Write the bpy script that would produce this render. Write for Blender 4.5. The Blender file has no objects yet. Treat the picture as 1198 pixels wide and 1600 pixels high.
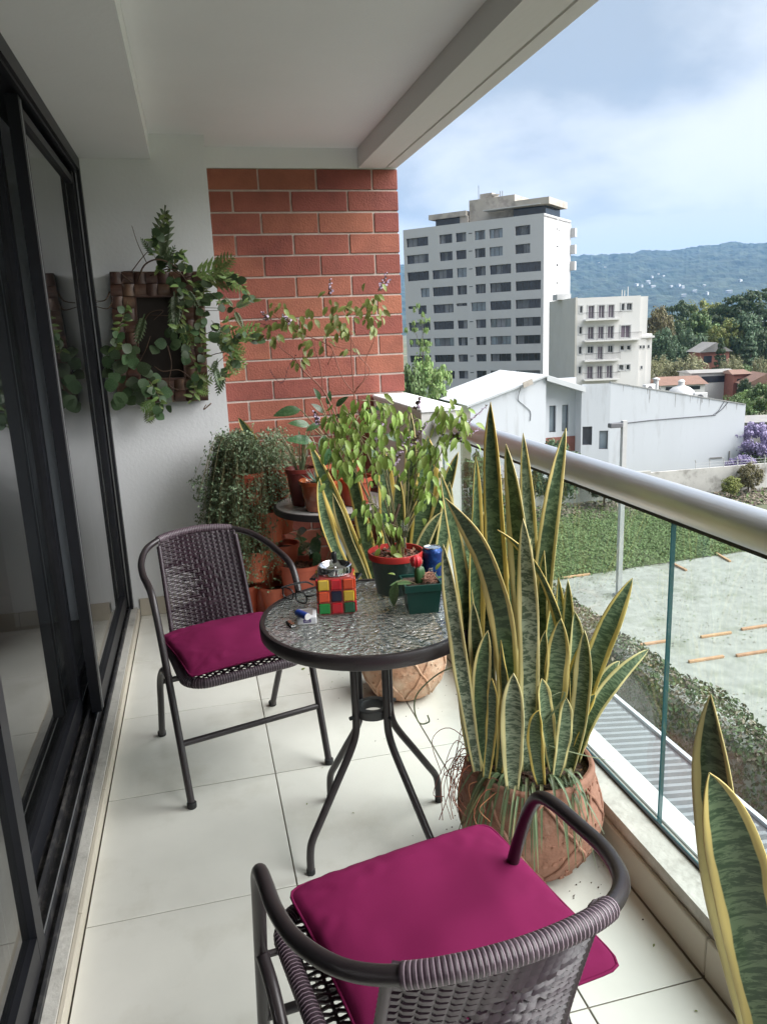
import bpy, math, random
from math import sin, cos, pi, radians, sqrt
from mathutils import Vector, Matrix, noise as mnoise

scene = bpy.context.scene
COL = scene.collection
R = random.Random(7)

# ------------------------------------------------------------------ camera
FPX = 1194.0                                   # focal length in pixels of the 1198 px wide photograph
Yc = Vector((-301, 271, -FPX)).normalized()
Zc = Vector((-210, 5024, FPX)).normalized()
Yc = (Yc - Zc * Yc.dot(Zc)).normalized()
Xc = Yc.cross(Zc)
CAM = Vector((0, 0, 1.55))
ROT = Matrix((Xc, Yc, Zc))
cd = bpy.data.cameras.new('camera')
cam = bpy.data.objects.new('camera', cd); COL.objects.link(cam)
cd.sensor_fit = 'HORIZONTAL'; cd.sensor_width = 36; cd.lens = 36 * FPX / 1198
cd.clip_start = 0.02; cd.clip_end = 20000
cam.matrix_world = Matrix.Translation(CAM) @ ROT.to_4x4()
scene.camera = cam

# ------------------------------------------------------------------ world, sun, exposure
SUN_EL, SUN_AZ = radians(42), radians(112)     # azimuth clockwise from +Y
world = bpy.data.worlds.new('World'); scene.world = world; world.use_nodes = True
wt = world.node_tree; wt.nodes.clear()
def wn(t, **k):
    n = wt.nodes.new(t)
    for a, b in k.items(): setattr(n, a, b)
    return n
def wl(a, b): wt.links.new(a, b)
def wmath(op, a, b=None, c=None, clamp=False):
    n = wn('ShaderNodeMath', operation=op, use_clamp=clamp)
    for i, v in enumerate((a, b, c)):
        if v is None: continue
        if hasattr(v, 'links'): wl(v, n.inputs[i])
        else: n.inputs[i].default_value = v
    return n.outputs[0]
sky = wn('ShaderNodeTexSky', sky_type='NISHITA'); sky.sun_disc = False
sky.sun_elevation = SUN_EL; sky.sun_rotation = SUN_AZ
sky.air_density = 1.0; sky.dust_density = 1.0; sky.ozone_density = 2.0
tc = wn('ShaderNodeTexCoord')
sep = wn('ShaderNodeSeparateXYZ'); wl(tc.outputs['Generated'], sep.inputs[0])
zz = wmath('MAXIMUM', sep.outputs[2], 0.0)
den = wmath('ADD', zz, 0.42)
cmb = wn('ShaderNodeCombineXYZ')
wl(wmath('DIVIDE', sep.outputs[0], den), cmb.inputs[0]); wl(wmath('DIVIDE', sep.outputs[1], den), cmb.inputs[1])
n1 = wn('ShaderNodeTexNoise'); n1.inputs['Scale'].default_value = 2.1; n1.inputs['Detail'].default_value = 9; n1.inputs['Roughness'].default_value = .58; n1.inputs['Distortion'].default_value = .35
wl(cmb.outputs[0], n1.inputs['Vector'])
mp2 = wn('ShaderNodeMapping'); mp2.inputs['Location'].default_value = (3.7, 1.2, 0.4); wl(cmb.outputs[0], mp2.inputs[0])
n2 = wn('ShaderNodeTexNoise'); n2.inputs['Scale'].default_value = 1.7; n2.inputs['Detail'].default_value = 8; n2.inputs['Roughness'].default_value = .52; n2.inputs['Distortion'].default_value = .15
wl(mp2.outputs[0], n2.inputs['Vector'])
r1 = wn('ShaderNodeMapRange'); r1.interpolation_type = 'SMOOTHSTEP'; wl(n1.outputs[0], r1.inputs[0]); r1.inputs[1].default_value = .36; r1.inputs[2].default_value = .62
r2 = wn('ShaderNodeMapRange'); r2.interpolation_type = 'SMOOTHSTEP'; wl(n2.outputs[0], r2.inputs[0]); r2.inputs[1].default_value = .40; r2.inputs[2].default_value = .64
ramp = wn('ShaderNodeMix', data_type='RGBA')    # grey-blue to white cloud tones
ramp.inputs[6].default_value = (3.0, 3.5, 4.15, 1); ramp.inputs[7].default_value = (5.9, 6.15, 6.5, 1)
hzn = wn('ShaderNodeMapRange'); hzn.interpolation_type = 'SMOOTHSTEP'; wl(wmath('MULTIPLY_ADD', n1.outputs[0], .10, zz), hzn.inputs[0])   # brighter cloud bank low on the horizon
hzn.inputs[1].default_value = .19; hzn.inputs[2].default_value = .155; hzn.inputs[3].default_value = 0; hzn.inputs[4].default_value = .8
wl(wmath('MAXIMUM', r2.outputs[0], hzn.outputs[0]), ramp.inputs[0])
cover = wmath('MULTIPLY_ADD', r1.outputs[0], .08, .91)
mixs = wn('ShaderNodeMix', data_type='RGBA'); wl(cover, mixs.inputs[0])
wl(sky.outputs[0], mixs.inputs[6]); wl(ramp.outputs[2], mixs.inputs[7])
bg = wn('ShaderNodeBackground'); bg.inputs[1].default_value = 0.075
wl(mixs.outputs[2], bg.inputs[0])
wo = wn('ShaderNodeOutputWorld'); wl(bg.outputs[0], wo.inputs[0])

sd = bpy.data.lights.new('sun', 'SUN'); sd.energy = 4.7; sd.angle = radians(70); sd.color = (1, .985, .965)
sun = bpy.data.objects.new('sun', sd); COL.objects.link(sun)
sdir = Vector((sin(SUN_AZ) * cos(SUN_EL), cos(SUN_AZ) * cos(SUN_EL), sin(SUN_EL)))
sun.rotation_euler = sdir.to_track_quat('Z', 'Y').to_euler()
sun.location = (0, -5, 40)

vs = scene.view_settings
vs.view_transform = 'Standard'; vs.look = 'None'; vs.exposure = 1.22; vs.gamma = 1; vs.use_curve_mapping = False
scene.render.engine = 'CYCLES'
try:
    scene.cycles.max_bounces = 9; scene.cycles.diffuse_bounces = 5; scene.cycles.transparent_max_bounces = 24
    scene.cycles.volume_bounces = 0; scene.cycles.caustics_reflective = False; scene.cycles.caustics_refractive = False
    scene.cycles.sample_clamp_indirect = 6
except Exception: pass

# ------------------------------------------------------------------ measuring helpers (photograph pixel + a known plane -> metres)
def ray(px, py): return ROT @ Vector((px - 599, -(py - 800), -FPX))
def at(px, py, y):
    d = ray(px, py); return CAM + d * (y / d.y)
def onz(px, py, z):
    d = ray(px, py); return CAM + d * ((z - CAM.z) / d.z)
def onx(px, py, x):
    d = ray(px, py); return CAM + d * (x / d.x)

# ------------------------------------------------------------------ materials
def nodes_of(name):
    m = bpy.data.materials.new(name); m.use_nodes = True
    nt = m.node_tree; nt.nodes.clear()
    return m, nt
def N(nt, t, **k):
    n = nt.nodes.new(t)
    for a, b in k.items(): setattr(n, a, b)
    return n
def L(nt, a, b): nt.links.new(a, b)
def rgb(c): return (c[0], c[1], c[2], 1)
MATS = {}
def mat(name, base, rough=.5, metal=0., var=.12, vs=6., alt=None, alts=3., altw=(.5, .62), bump=0., bs=80., rnd=0., spec=.5, coat=0., trans=0., island=False, coord='Object', stretch=(1, 1, 1), sheen=0.):
    if name in MATS: return MATS[name]
    m, nt = nodes_of(name)
    out = N(nt, 'ShaderNodeOutputMaterial'); p = N(nt, 'ShaderNodeBsdfPrincipled')
    L(nt, p.outputs[0], out.inputs[0])
    p.inputs['Roughness'].default_value = rough; p.inputs['Metallic'].default_value = metal
    p.inputs['Specular IOR Level'].default_value = spec
    if coat: p.inputs['Coat Weight'].default_value = coat; p.inputs['Coat Roughness'].default_value = .15
    if sheen: p.inputs['Sheen Weight'].default_value = sheen
    t = N(nt, 'ShaderNodeTexCoord'); mp = N(nt, 'ShaderNodeMapping'); mp.inputs['Scale'].default_value = stretch
    L(nt, t.outputs[coord], mp.inputs[0])
    nz = N(nt, 'ShaderNodeTexNoise'); nz.inputs['Scale'].default_value = vs; nz.inputs['Detail'].default_value = 5; nz.inputs['Roughness'].default_value = .6
    L(nt, mp.outputs[0], nz.inputs['Vector'])
    hsv = N(nt, 'ShaderNodeHueSaturation'); hsv.inputs['Color'].default_value = rgb(base)
    src = None
    if alt:
        mx = N(nt, 'ShaderNodeMix', data_type='RGBA'); mx.inputs[6].default_value = rgb(base); mx.inputs[7].default_value = rgb(alt)
        nb = N(nt, 'ShaderNodeTexNoise'); nb.inputs['Scale'].default_value = alts; nb.inputs['Detail'].default_value = 6; nb.inputs['Roughness'].default_value = .65
        L(nt, mp.outputs[0], nb.inputs['Vector'])
        mr = N(nt, 'ShaderNodeMapRange'); mr.inputs[1].default_value = altw[0]; mr.inputs[2].default_value = altw[1]
        L(nt, nb.outputs[0], mr.inputs[0]); L(nt, mr.outputs[0], mx.inputs[0]); L(nt, mx.outputs[2], hsv.inputs['Color'])
    mv = N(nt, 'ShaderNodeMapRange'); mv.inputs[1].default_value = .25; mv.inputs[2].default_value = .75
    mv.inputs[3].default_value = 1 - var; mv.inputs[4].default_value = 1 + var
    L(nt, nz.outputs[0], mv.inputs[0])
    val = mv.outputs[0]
    if rnd:
        if island:
            g = N(nt, 'ShaderNodeNewGeometry'); ro = g.outputs['Random Per Island']
        else:
            g = N(nt, 'ShaderNodeObjectInfo'); ro = g.outputs['Random']
        mr2 = N(nt, 'ShaderNodeMapRange'); mr2.inputs[3].default_value = 1 - rnd; mr2.inputs[4].default_value = 1 + rnd
        L(nt, ro, mr2.inputs[0])
        mm = N(nt, 'ShaderNodeMath', operation='MULTIPLY'); L(nt, val, mm.inputs[0]); L(nt, mr2.outputs[0], mm.inputs[1]); val = mm.outputs[0]
        mh = N(nt, 'ShaderNodeMapRange'); mh.inputs[3].default_value = .5 - rnd * .05; mh.inputs[4].default_value = .5 + rnd * .05
        L(nt, ro, mh.inputs[0]); L(nt, mh.outputs[0], hsv.inputs['Hue'])
    L(nt, val, hsv.inputs['Value'])
    L(nt, hsv.outputs[0], p.inputs['Base Color'])
    if bump:
        nb2 = N(nt, 'ShaderNodeTexNoise'); nb2.inputs['Scale'].default_value = bs; nb2.inputs['Detail'].default_value = 5
        L(nt, mp.outputs[0], nb2.inputs['Vector'])
        b = N(nt, 'ShaderNodeBump'); b.inputs['Strength'].default_value = min(1, bump); b.inputs['Distance'].default_value = .004 * max(1, bump)
        L(nt, nb2.outputs[0], b.inputs['Height']); L(nt, b.outputs[0], p.inputs['Normal'])
    if trans:
        tr = N(nt, 'ShaderNodeBsdfTranslucent'); L(nt, hsv.outputs[0], tr.inputs[0])
        ms = N(nt, 'ShaderNodeMixShader'); ms.inputs[0].default_value = trans
        L(nt, p.outputs[0], ms.inputs[1]); L(nt, tr.outputs[0], ms.inputs[2]); L(nt, ms.outputs[0], out.inputs[0])
    MATS[name] = m
    return m

def glass_mat(name, tint, ior=1.5, rough=0.0, bumpf=None, boost=1.0, dust=0.0):
    m, nt = nodes_of(name)
    out = N(nt, 'ShaderNodeOutputMaterial')
    tr = N(nt, 'ShaderNodeBsdfTransparent'); tr.inputs[0].default_value = rgb(tint)
    gl = N(nt, 'ShaderNodeBsdfAnisotropic'); gl.inputs['Roughness'].default_value = rough; gl.inputs[0].default_value = (1, 1, 1, 1)
    fr = N(nt, 'ShaderNodeLayerWeight'); fr.inputs[0].default_value = .5
    ms = N(nt, 'ShaderNodeMixShader')
    pw = N(nt, 'ShaderNodeMath', operation='POWER'); L(nt, fr.outputs['Facing'], pw.inputs[0]); pw.inputs[1].default_value = 5
    f0 = ((ior - 1) / (ior + 1)) ** 2 * boost
    ma = N(nt, 'ShaderNodeMath', operation='MULTIPLY_ADD', use_clamp=True); L(nt, pw.outputs[0], ma.inputs[0]); ma.inputs[1].default_value = 1 - f0; ma.inputs[2].default_value = f0
    fac = ma.outputs[0]
    L(nt, fac, ms.inputs[0]); L(nt, tr.outputs[0], ms.inputs[1]); L(nt, gl.outputs[0], ms.inputs[2])
    last = ms.outputs[0]
    if dust:
        df = N(nt, 'ShaderNodeBsdfDiffuse'); df.inputs[0].default_value = (.55, .57, .57, 1)
        t = N(nt, 'ShaderNodeTexCoord'); nz = N(nt, 'ShaderNodeTexNoise'); nz.inputs['Scale'].default_value = 3; nz.inputs['Detail'].default_value = 6
        L(nt, t.outputs['Object'], nz.inputs['Vector'])
        mr = N(nt, 'ShaderNodeMapRange'); mr.inputs[1].default_value = .3; mr.inputs[2].default_value = .75; mr.inputs[3].default_value = dust * .4; mr.inputs[4].default_value = dust * 1.6
        L(nt, nz.outputs[0], mr.inputs[0])
        m2 = N(nt, 'ShaderNodeMixShader'); L(nt, mr.outputs[0], m2.inputs[0]); L(nt, last, m2.inputs[1]); L(nt, df.outputs[0], m2.inputs[2]); last = m2.outputs[0]
    if bumpf: bumpf(nt, gl, fr)
    L(nt, last, out.inputs[0])
    MATS[name] = m
    return m

# ------------------------------------------------------------------ mesh builder
class MB:
    def __init__(s): s.v = []; s.f = []; s.uv = None; s.mi = []
    def add(s, vs, fs, mi=0):
        o = len(s.v); s.v += [tuple(p) for p in vs]; s.f += [tuple(i + o for i in f) for f in fs]; s.mi += [mi] * len(fs)
        return s
    def box(s, x0, x1, y0, y1, z0, z1, mi=0):
        return s.add([(x0, y0, z0), (x1, y0, z0), (x1, y1, z0), (x0, y1, z0), (x0, y0, z1), (x1, y0, z1), (x1, y1, z1), (x0, y1, z1)],
                     [(0, 3, 2, 1), (4, 5, 6, 7), (0, 1, 5, 4), (1, 2, 6, 5), (2, 3, 7, 6), (3, 0, 4, 7)], mi)
    def bbox(s, x0, x1, y0, y1, z0, z1, b=.003, mi=0):       # box with chamfered edges
        def ring(ix, iy, z): return [(x0 + ix, y0 + iy, z), (x1 - ix, y0 + iy, z), (x1 - ix, y1 - iy, z), (x0 + ix, y1 - iy, z)]
        vs = ring(b, b, z0) + ring(0, 0, z0 + b) + ring(0, 0, z1 - b) + ring(b, b, z1)
        # chamfer vertical edges too by splitting corners
        def ring8(i, z):
            return [(x0 + i + b, y0 + i, z), (x1 - i - b, y0 + i, z), (x1 - i, y0 + i + b, z), (x1 - i, y1 - i - b, z), (x1 - i - b, y1 - i, z), (x0 + i + b, y1 - i, z), (x0 + i, y1 - i - b, z), (x0 + i, y0 + i + b, z)]
        vs = ring8(b, z0) + ring8(0, z0 + b) + ring8(0, z1 - b) + ring8(b, z1)
        fs = [tuple(range(7, -1, -1)), tuple(range(24, 32))]
        for k in range(3):
            for i in range(8):
                j = (i + 1) % 8; fs.append((k * 8 + i, k * 8 + j, k * 8 + 8 + j, k * 8 + 8 + i))
        return s.add(vs, fs, mi)
    def obox(s, c, ax, ay, az, mi=0):                          # oriented box: centre and three half axes
        c, ax, ay, az = map(Vector, (c, ax, ay, az))
        vs = [c + ax * i + ay * j + az * k for k in (-1, 1) for (i, j) in ((-1, -1), (1, -1), (1, 1), (-1, 1))]
        return s.add(vs, [(0, 3, 2, 1), (4, 5, 6, 7), (0, 1, 5, 4), (1, 2, 6, 5), (2, 3, 7, 6), (3, 0, 4, 7)], mi)
    def tube(s, pts, r, n=8, cap=True, flat=None, up=None, mi=0):
        pts = [Vector(p) for p in pts]; m = len(pts)
        rr = r if isinstance(r, (list, tuple)) else [r] * m
        t0 = (pts[1] - pts[0]).normalized()
        nrm = Vector(up) if up else (Vector((0, 0, 1)) if abs(t0.z) < .9 else Vector((1, 0, 0)))
        nrm = (nrm - t0 * nrm.dot(t0)).normalized()
        vs = []
        for i in range(m):
            t = (pts[min(i + 1, m - 1)] - pts[max(i - 1, 0)]).normalized()
            nrm = (nrm - t * nrm.dot(t))
            nrm = nrm.normalized() if nrm.length > 1e-6 else t.orthogonal().normalized()
            b = t.cross(nrm)
            fl = flat if flat else 1.0
            for k in range(n):
                a = 2 * pi * (k + .5) / n
                vs.append(pts[i] + nrm * (cos(a) * rr[i] * fl) + b * (sin(a) * rr[i]))
        fs = []
        for i in range(m - 1):
            for k in range(n):
                k2 = (k + 1) % n; fs.append((i * n + k, i * n + k2, i * n + n + k2, i * n + n + k))
        if cap: fs += [tuple(range(n - 1, -1, -1)), tuple(range((m - 1) * n, m * n))]
        return s.add(vs, fs, mi)
    def lathe(s, prof, n=32, c=(0, 0, 0), mi=0, closed=False):
        vs = []; fs = []; m = len(prof)
        for (r, z) in prof:
            for k in range(n): a = 2 * pi * k / n; vs.append((c[0] + r * cos(a), c[1] + r * sin(a), c[2] + z))
        for i in range(m - 1 + (1 if closed else 0)):
            j = (i + 1) % m
            for k in range(n): k2 = (k + 1) % n; fs.append((i * n + k, i * n + k2, j * n + k2, j * n + k))
        if not closed:
            if prof[0][0] > 1e-5: fs.append(tuple(range(n - 1, -1, -1)))
            if prof[-1][0] > 1e-5: fs.append(tuple(range((m - 1) * n, m * n)))
        return s.add(vs, fs, mi)
    def grid(s, fn, nu, nv, mi=0, uv=False):
        vs = [fn(i / nu, j / nv) for j in range(nv + 1) for i in range(nu + 1)]
        fs = [(j * (nu + 1) + i, j * (nu + 1) + i + 1, (j + 1) * (nu + 1) + i + 1, (j + 1) * (nu + 1) + i) for j in range(nv) for i in range(nu)]
        if uv:
            if s.uv is None: s.uv = []
            s.uv += [(i / nu, j / nv) for j in range(nv + 1) for i in range(nu + 1)]
        return s.add(vs, fs, mi)
    def prism(s, poly, z0, z1, mi=0):                           # extrude an xy polygon
        n = len(poly); vs = [(x, y, z0) for x, y in poly] + [(x, y, z1) for x, y in poly]
        return s.add(vs, [tuple(range(n - 1, -1, -1)), tuple(range(n, 2 * n))] + [(i, (i + 1) % n, n + (i + 1) % n, n + i) for i in range(n)], mi)
    def mesh(s, name, mats, smooth=False, angle=None):
        me = bpy.data.meshes.new(name)
        me.from_pydata(s.v, [], s.f)
        for m in (mats if isinstance(mats, (list, tuple)) else [mats]): me.materials.append(m)
        if any(s.mi): me.polygons.foreach_set('material_index', s.mi)
        if s.uv is not None and len(s.uv) == len(s.v):
            ul = me.uv_layers.new(name='UVMap')
            data = [0.0] * (2 * len(me.loops))
            for i, lp in enumerate(me.loops): data[2 * i], data[2 * i + 1] = s.uv[lp.vertex_index]
            ul.data.foreach_set('uv', data)
        if smooth:
            if angle:
                me.polygons.foreach_set('use_smooth', [True] * len(me.polygons))
                me.update()
                try: me.set_sharp_from_angle(angle=radians(angle))
                except Exception: pass
            else: me.polygons.foreach_set('use_smooth', [True] * len(me.polygons))
        me.update()
        return me

def spline(pts, n=8):                                           # Catmull-Rom through the points
    P = [Vector(p) for p in pts]; P = [P[0] * 2 - P[1]] + P + [P[-1] * 2 - P[-2]]; out = []
    for i in range(1, len(P) - 2):
        for k in range(n):
            t = k / n; a, b, c, d = P[i - 1:i + 3]
            out.append(.5 * ((2 * b) + (c - a) * t + (2 * a - 5 * b + 4 * c - d) * t * t + (3 * b - a - 3 * c + d) * t ** 3))
    out.append(P[-2]); return out

# ------------------------------------------------------------------ object helpers
def put(o, label=None, cat=None, group=None, kind=None):
    if label: o['label'] = label
    if cat: o['category'] = cat
    if group: o['group'] = group
    if kind: o['kind'] = kind
    return o
BASE = {}
def thing(name, label, cat, loc=(0, 0, 0), group=None, rotz=0.):
    o = bpy.data.objects.new(name, None); COL.objects.link(o); o.empty_display_size = .1
    o.location = loc; o.rotation_euler = (0, 0, rotz)
    BASE[o.name] = Vector(loc)
    return put(o, label, cat, group)
def obj(name, mb, mats, parent=None, smooth=False, angle=None, local=False, me=None):
    me = me or mb.mesh(name, mats, smooth, angle)
    o = bpy.data.objects.new(name, me); COL.objects.link(o)
    if parent is not None:
        o.parent = parent
        if parent.type == 'EMPTY' and not local: o.location = -BASE[parent.name]
    return o
def single(name, mb, mats, label, cat, group=None, smooth=False, angle=None):   # a thing that is one mesh, origin at its base
    vs = mb.v; n = len(vs)
    cx = sum(v[0] for v in vs) / n; cy = sum(v[1] for v in vs) / n; cz = min(v[2] for v in vs)
    mb.v = [(v[0] - cx, v[1] - cy, v[2] - cz) for v in vs]
    o = obj(name, mb, mats, None, smooth, angle); o.location = (cx, cy, cz)
    return put(o, label, cat, group)
def place(name, me, parent, mw):                                 # shared mesh child at world matrix mw
    o = bpy.data.objects.new(name, me); COL.objects.link(o)
    if parent is not None:
        o.parent = parent
        if parent.type == 'EMPTY': mw = Matrix.Translation(-BASE[parent.name]) @ mw
    o.matrix_basis = mw
    return o
def copy_tree(o, parent=None):
    c = o.copy(); COL.objects.link(c); c.parent = parent
    if o.type == 'EMPTY' and o.name in BASE: BASE[c.name] = BASE[o.name].copy()
    for ch in list(o.children): copy_tree(ch, c)
    return c
def frame(pos, fwd, up=(0, 0, 1), s=1.0):                         # matrix with local +Y along fwd
    f = Vector(fwd).normalized(); u = Vector(up); x = f.cross(u)
    if x.length < 1e-4: x = f.orthogonal()
    x.normalize(); u = x.cross(f)
    m = Matrix((x, f, u)).transposed().to_4x4()
    return Matrix.Translation(Vector(pos)) @ m @ Matrix.Scale(s, 4)

# ------------------------------------------------------------------ shared materials
M_white = mat('painted_plaster', (.80, .81, .825), .75, var=.05, vs=1.5, bump=.25, bs=55)
M_ceil = mat('ceiling_paint', (.80, .81, .825), .8, var=.04, vs=1.2, bump=.15, bs=45)
M_beamdirty = mat('beam_paint', (.68, .67, .65), .8, var=.06, vs=1.5, alt=(.40, .37, .33), alts=1.6, altw=(.56, .78), bump=.25, bs=45, stretch=(1, .3, 1))
M_mortar = mat('mortar', (.54, .46, .41), .9, var=.15, vs=20, bump=.6, bs=120)
M_brick = mat('red_brick', (.275, .086, .056), .8, var=.22, vs=7, alt=(.21, .058, .044), alts=5, altw=(.5, .7), bump=.9, bs=110, rnd=.17)
M_grout = mat('grout', (.27, .24, .20), .9, var=.15, vs=10)
M_tile = mat('floor_tile_glaze', (.72, .70, .645), .24, var=.06, vs=3, alt=(.60, .575, .51), alts=2.6, altw=(.52, .74), rnd=.03, bump=.08, bs=9)
M_skirt = mat('skirting_tile', (.52, .47, .39), .4, var=.07, vs=4, rnd=.04)
M_conc = mat('curb_concrete', (.52, .50, .46), .85, var=.15, vs=7, alt=(.30, .28, .25), alts=6, altw=(.52, .68), bump=.7, bs=60)
M_curbw = mat('curb_white_paint', (.72, .74, .74), .6, var=.06, vs=4, alt=(.5, .5, .48), alts=9, altw=(.62, .72))
M_alu = mat('brushed_aluminium', (.74, .75, .77), .42, metal=1, var=.05, vs=30, stretch=(1, .03, 1), bump=.15, bs=180)
M_dark = mat('dark_aluminium', (.010, .0105, .014), .42, var=.2, vs=8, spec=.35)
M_track = mat('dusty_track', (.03, .03, .033), .55, var=.3, vs=14, alt=(.14, .13, .12), alts=18, altw=(.5, .75))
M_aluedge = mat('bare_aluminium_edge', (.55, .56, .57), .4, metal=.8, var=.1)
M_gedge = mat('glass_edge', (.03, .10, .11), .15, var=.1, spec=.8)
M_gasket = mat('rubber_gasket', (.012, .012, .013), .7)
M_pglass = glass_mat('clear_glass', (.90, .945, .935), dust=.028)
M_dglass = glass_mat('door_glass', (.42, .44, .46), boost=1.75, dust=.006)
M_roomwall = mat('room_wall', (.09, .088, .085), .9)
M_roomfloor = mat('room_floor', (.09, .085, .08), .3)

# ------------------------------------------------------------------ balcony shell
YB, YW = 4.65, 4.398            # brick face, white wall face
Y0 = -2.2
fl = MB(); fl.box(-.43, 1.07, Y0, YB, -.25, -.004)
floor = put(obj('floor', fl, M_grout), kind='structure')
ys = [1.92 + .6 * k for k in range(-7, 6)]
xs = [(-.429, .15), (.15, .75), (.75, 1.0545)]
for (xa, xb) in xs:
    for k in range(len(ys) - 1):
        ya, yb = max(ys[k], Y0), min(ys[k + 1], YB - .001)
        if yb - ya < .05: continue
        t = MB(); t.bbox(xa + .002, xb - .002, ya + .002, yb - .002, -.003 + R.uniform(-.0004, .0004), R.uniform(-.0004, .0004) + .0005, .0012)
        t = obj('floor_tile', t, M_tile, floor)

w = thing('white_wall', 'white plastered end wall carrying the woven planter, beside red bricks', 'wall', (-.3, YW, 0))
b = MB(); b.box(-1.1, .163, YW, YW + .5, -.2, 2.70); obj('wall_face', b, M_white, w)
for (a, c) in ((-.428, -.1), (-.098, .163)):
    b = MB(); b.bbox(a, c, YW - .011, YW - .0005, .0015, .105, .002); obj('skirting_tile', b, M_skirt, w)

bw = thing('brick_wall', 'red brick end wall with pale mortar joints behind the plants', 'wall', (.7, YB, 0))
b = MB(); b.box(.1635, 1.258, YB + .005, YB + .25, -.2, 2.4655); b.box(.1635, 1.262, YB + .0, YB + .24, 2.4665, 2.70, 1)
obj('mortar_backing', b, [M_mortar, M_white], bw)
H_C = .1178
for r in range(21):
    zt = 2.462 - r * H_C; zb = zt - H_C + .0108
    if zb < 0: zb = .001
    off = 1.111 if r % 2 == 0 else .959 + .0
    jo = [off + .33 * k for k in range(-5, 3)]
    for a, c in zip(jo[:-1], jo[1:]):
        xa, xb = max(a + .0053, .1645), min(c - .0053, 1.264)
        if xb - xa < .02: continue
        b = MB(); d = R.uniform(-.0015, .0015)
        b.bbox(xa + R.uniform(-.001, .001), xb + R.uniform(-.001, .001), YB - .0022 + d, YB + .02, zb + R.uniform(-.001, .001), zt + R.uniform(-.001, .001), .0025)
        obj('brick', b, M_brick, bw)

b = MB(); b.box(-.115, 1.03, Y0, YB + .3, 2.576, 2.80)
put(obj('ceiling', b, M_ceil), kind='structure')
b = MB(); b.box(-2.0, -.1155, Y0, YW - .001, 2.457, 2.80)
put(obj('ceiling_soffit', b, M_ceil), kind='structure')
b = MB(); b.box(1.0305, 1.185, Y0, YB - .002, 2.470, 2.80); b.box(1.185, 1.203, Y0, YB - .002, 2.487, 2.80); b.box(1.203, 1.264, Y0, YB - .002, 2.474, 2.80)
put(obj('ceiling_beam', b, M_beamdirty), kind='structure')
b = MB(); b.box(-1.1, 1.3, Y0 - .3, Y0, -.3, 2.8)  # unseen wall, added so no light enters through the open near end
put(obj('added_end_wall', b, M_white), 'plain white unseen wall added to shut light out at the near end of the balcony', 'wall')

p = thing('parapet_pier', 'white plastered parapet pier where the handrail ends at the bricks', 'pier', (1.16, 4.1, 0))
b = MB(); b.box(1.062, 1.262, 3.61, YB - .009, -.2, 1.148); obj('pier_body', b, M_beamdirty, p)
b = MB(); b.bbox(1.056, 1.272, 3.60, YB - .009, 1.149, 1.168, .004); obj('coping', b, M_white, p)

cb = thing('curb', 'low concrete curb with tile skirting under the glass balustrade', 'curb', (1.18, 1, 0))
b = MB(); b.box(1.07, 1.236, Y0, 3.609, -.35, .152); obj('curb_body', b, M_conc, cb)
b = MB(); b.bbox(1.176, 1.248, Y0, 3.60, .1525, .159, .003); obj('white_ledge', b, M_curbw, cb)
for k in range(-7, 6):
    ya, yb = max(1.92 + .6 * k, Y0) + .0015, min(1.92 + .6 * (k + 1), 3.608) - .0015
    if yb - ya > .05:
        b = MB(); b.bbox(1.0555, 1.0695, ya, yb, .0015, .112, .0025); obj('skirting_tile', b, M_skirt, cb)

bal = thing('glass_balustrade', 'frameless glass balustrade topped by a fat satin aluminium handrail', 'balustrade', (1.163, 1.0, .15))
b = MB(); b.tube([(1.163, 3.602, 1.094), (1.163, 2, 1.094), (1.163, Y0 + .01, 1.094)], .046, 40)
hr = obj('handrail', b, M_alu, bal, smooth=True, angle=40)
b = MB(); b.box(1.150, 1.176, Y0 + .01, 3.6, 1.040, 1.056); obj('glass_channel', b, M_dark, hr)
for (ya, yb) in ((1.684, 3.585), (-.21, 1.676), (-2.15, -.218)):
    b = MB(); b.box(1.158, 1.168, ya, yb, .153, 1.041)
    b.mi = [1, 1, 1, 0, 1, 0]
    obj('glass_panel', b, [M_pglass, M_gedge], bal)
b = MB(); b.box(1.150, 1.1575, Y0 + .02, 3.59, .1525, .160); obj('sealant_bead', b, M_gasket, bal)

# sliding door
dr = thing('sliding_glass_door', 'dark aluminium sliding glass door with reflections along the balcony', 'door', (-.53, 2, 0))
b = MB(); b.box(-.462, -.62, Y0, YW - .002, 2.395, 2.455)
b.box(-.475, -.49, Y0, YW - .002, 2.382, 2.395); obj('header', b, M_dark, dr)
b = MB(); b.box(-.478, -.462, YW - .05, YW - .002, .062, 2.394); b.box(-.62, -.486, YW - .036, YW - .002, .062, 2.394); obj('jamb', b, M_dark, dr)
b = MB(); b.box(-.486, -.478, YW - .036, YW - .003, .062, 2.394); obj('jamb_edge', b, M_aluedge, dr)
b = MB(); b.box(-.443, -.475, Y0, YW - .0115, -.2, .058); obj('sill', b, M_conc, dr)
b = MB(); b.box(-.66, -.476, Y0, YW - .0115, -.2, .050); b.box(-.486, -.476, Y0, YW - .012, .05, .072)
b.box(-.512, -.504, Y0, YW - .012, .05, .082); b.box(-.556, -.545, Y0, YW - .012, .05, .076); b.box(-.590, -.582, Y0, YW - .012, .05, .082); b.box(-.66, -.635, Y0, YW - .012, .05, .080)
obj('track', b, M_track, dr)
b = MB(); b.box(-.5095, -.5065, Y0, YW - .013, .0822, .0845); b.box(-.5875, -.5845, Y0, YW - .013, .0822, .0845); obj('track_rail', b, M_aluedge, dr)
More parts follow.
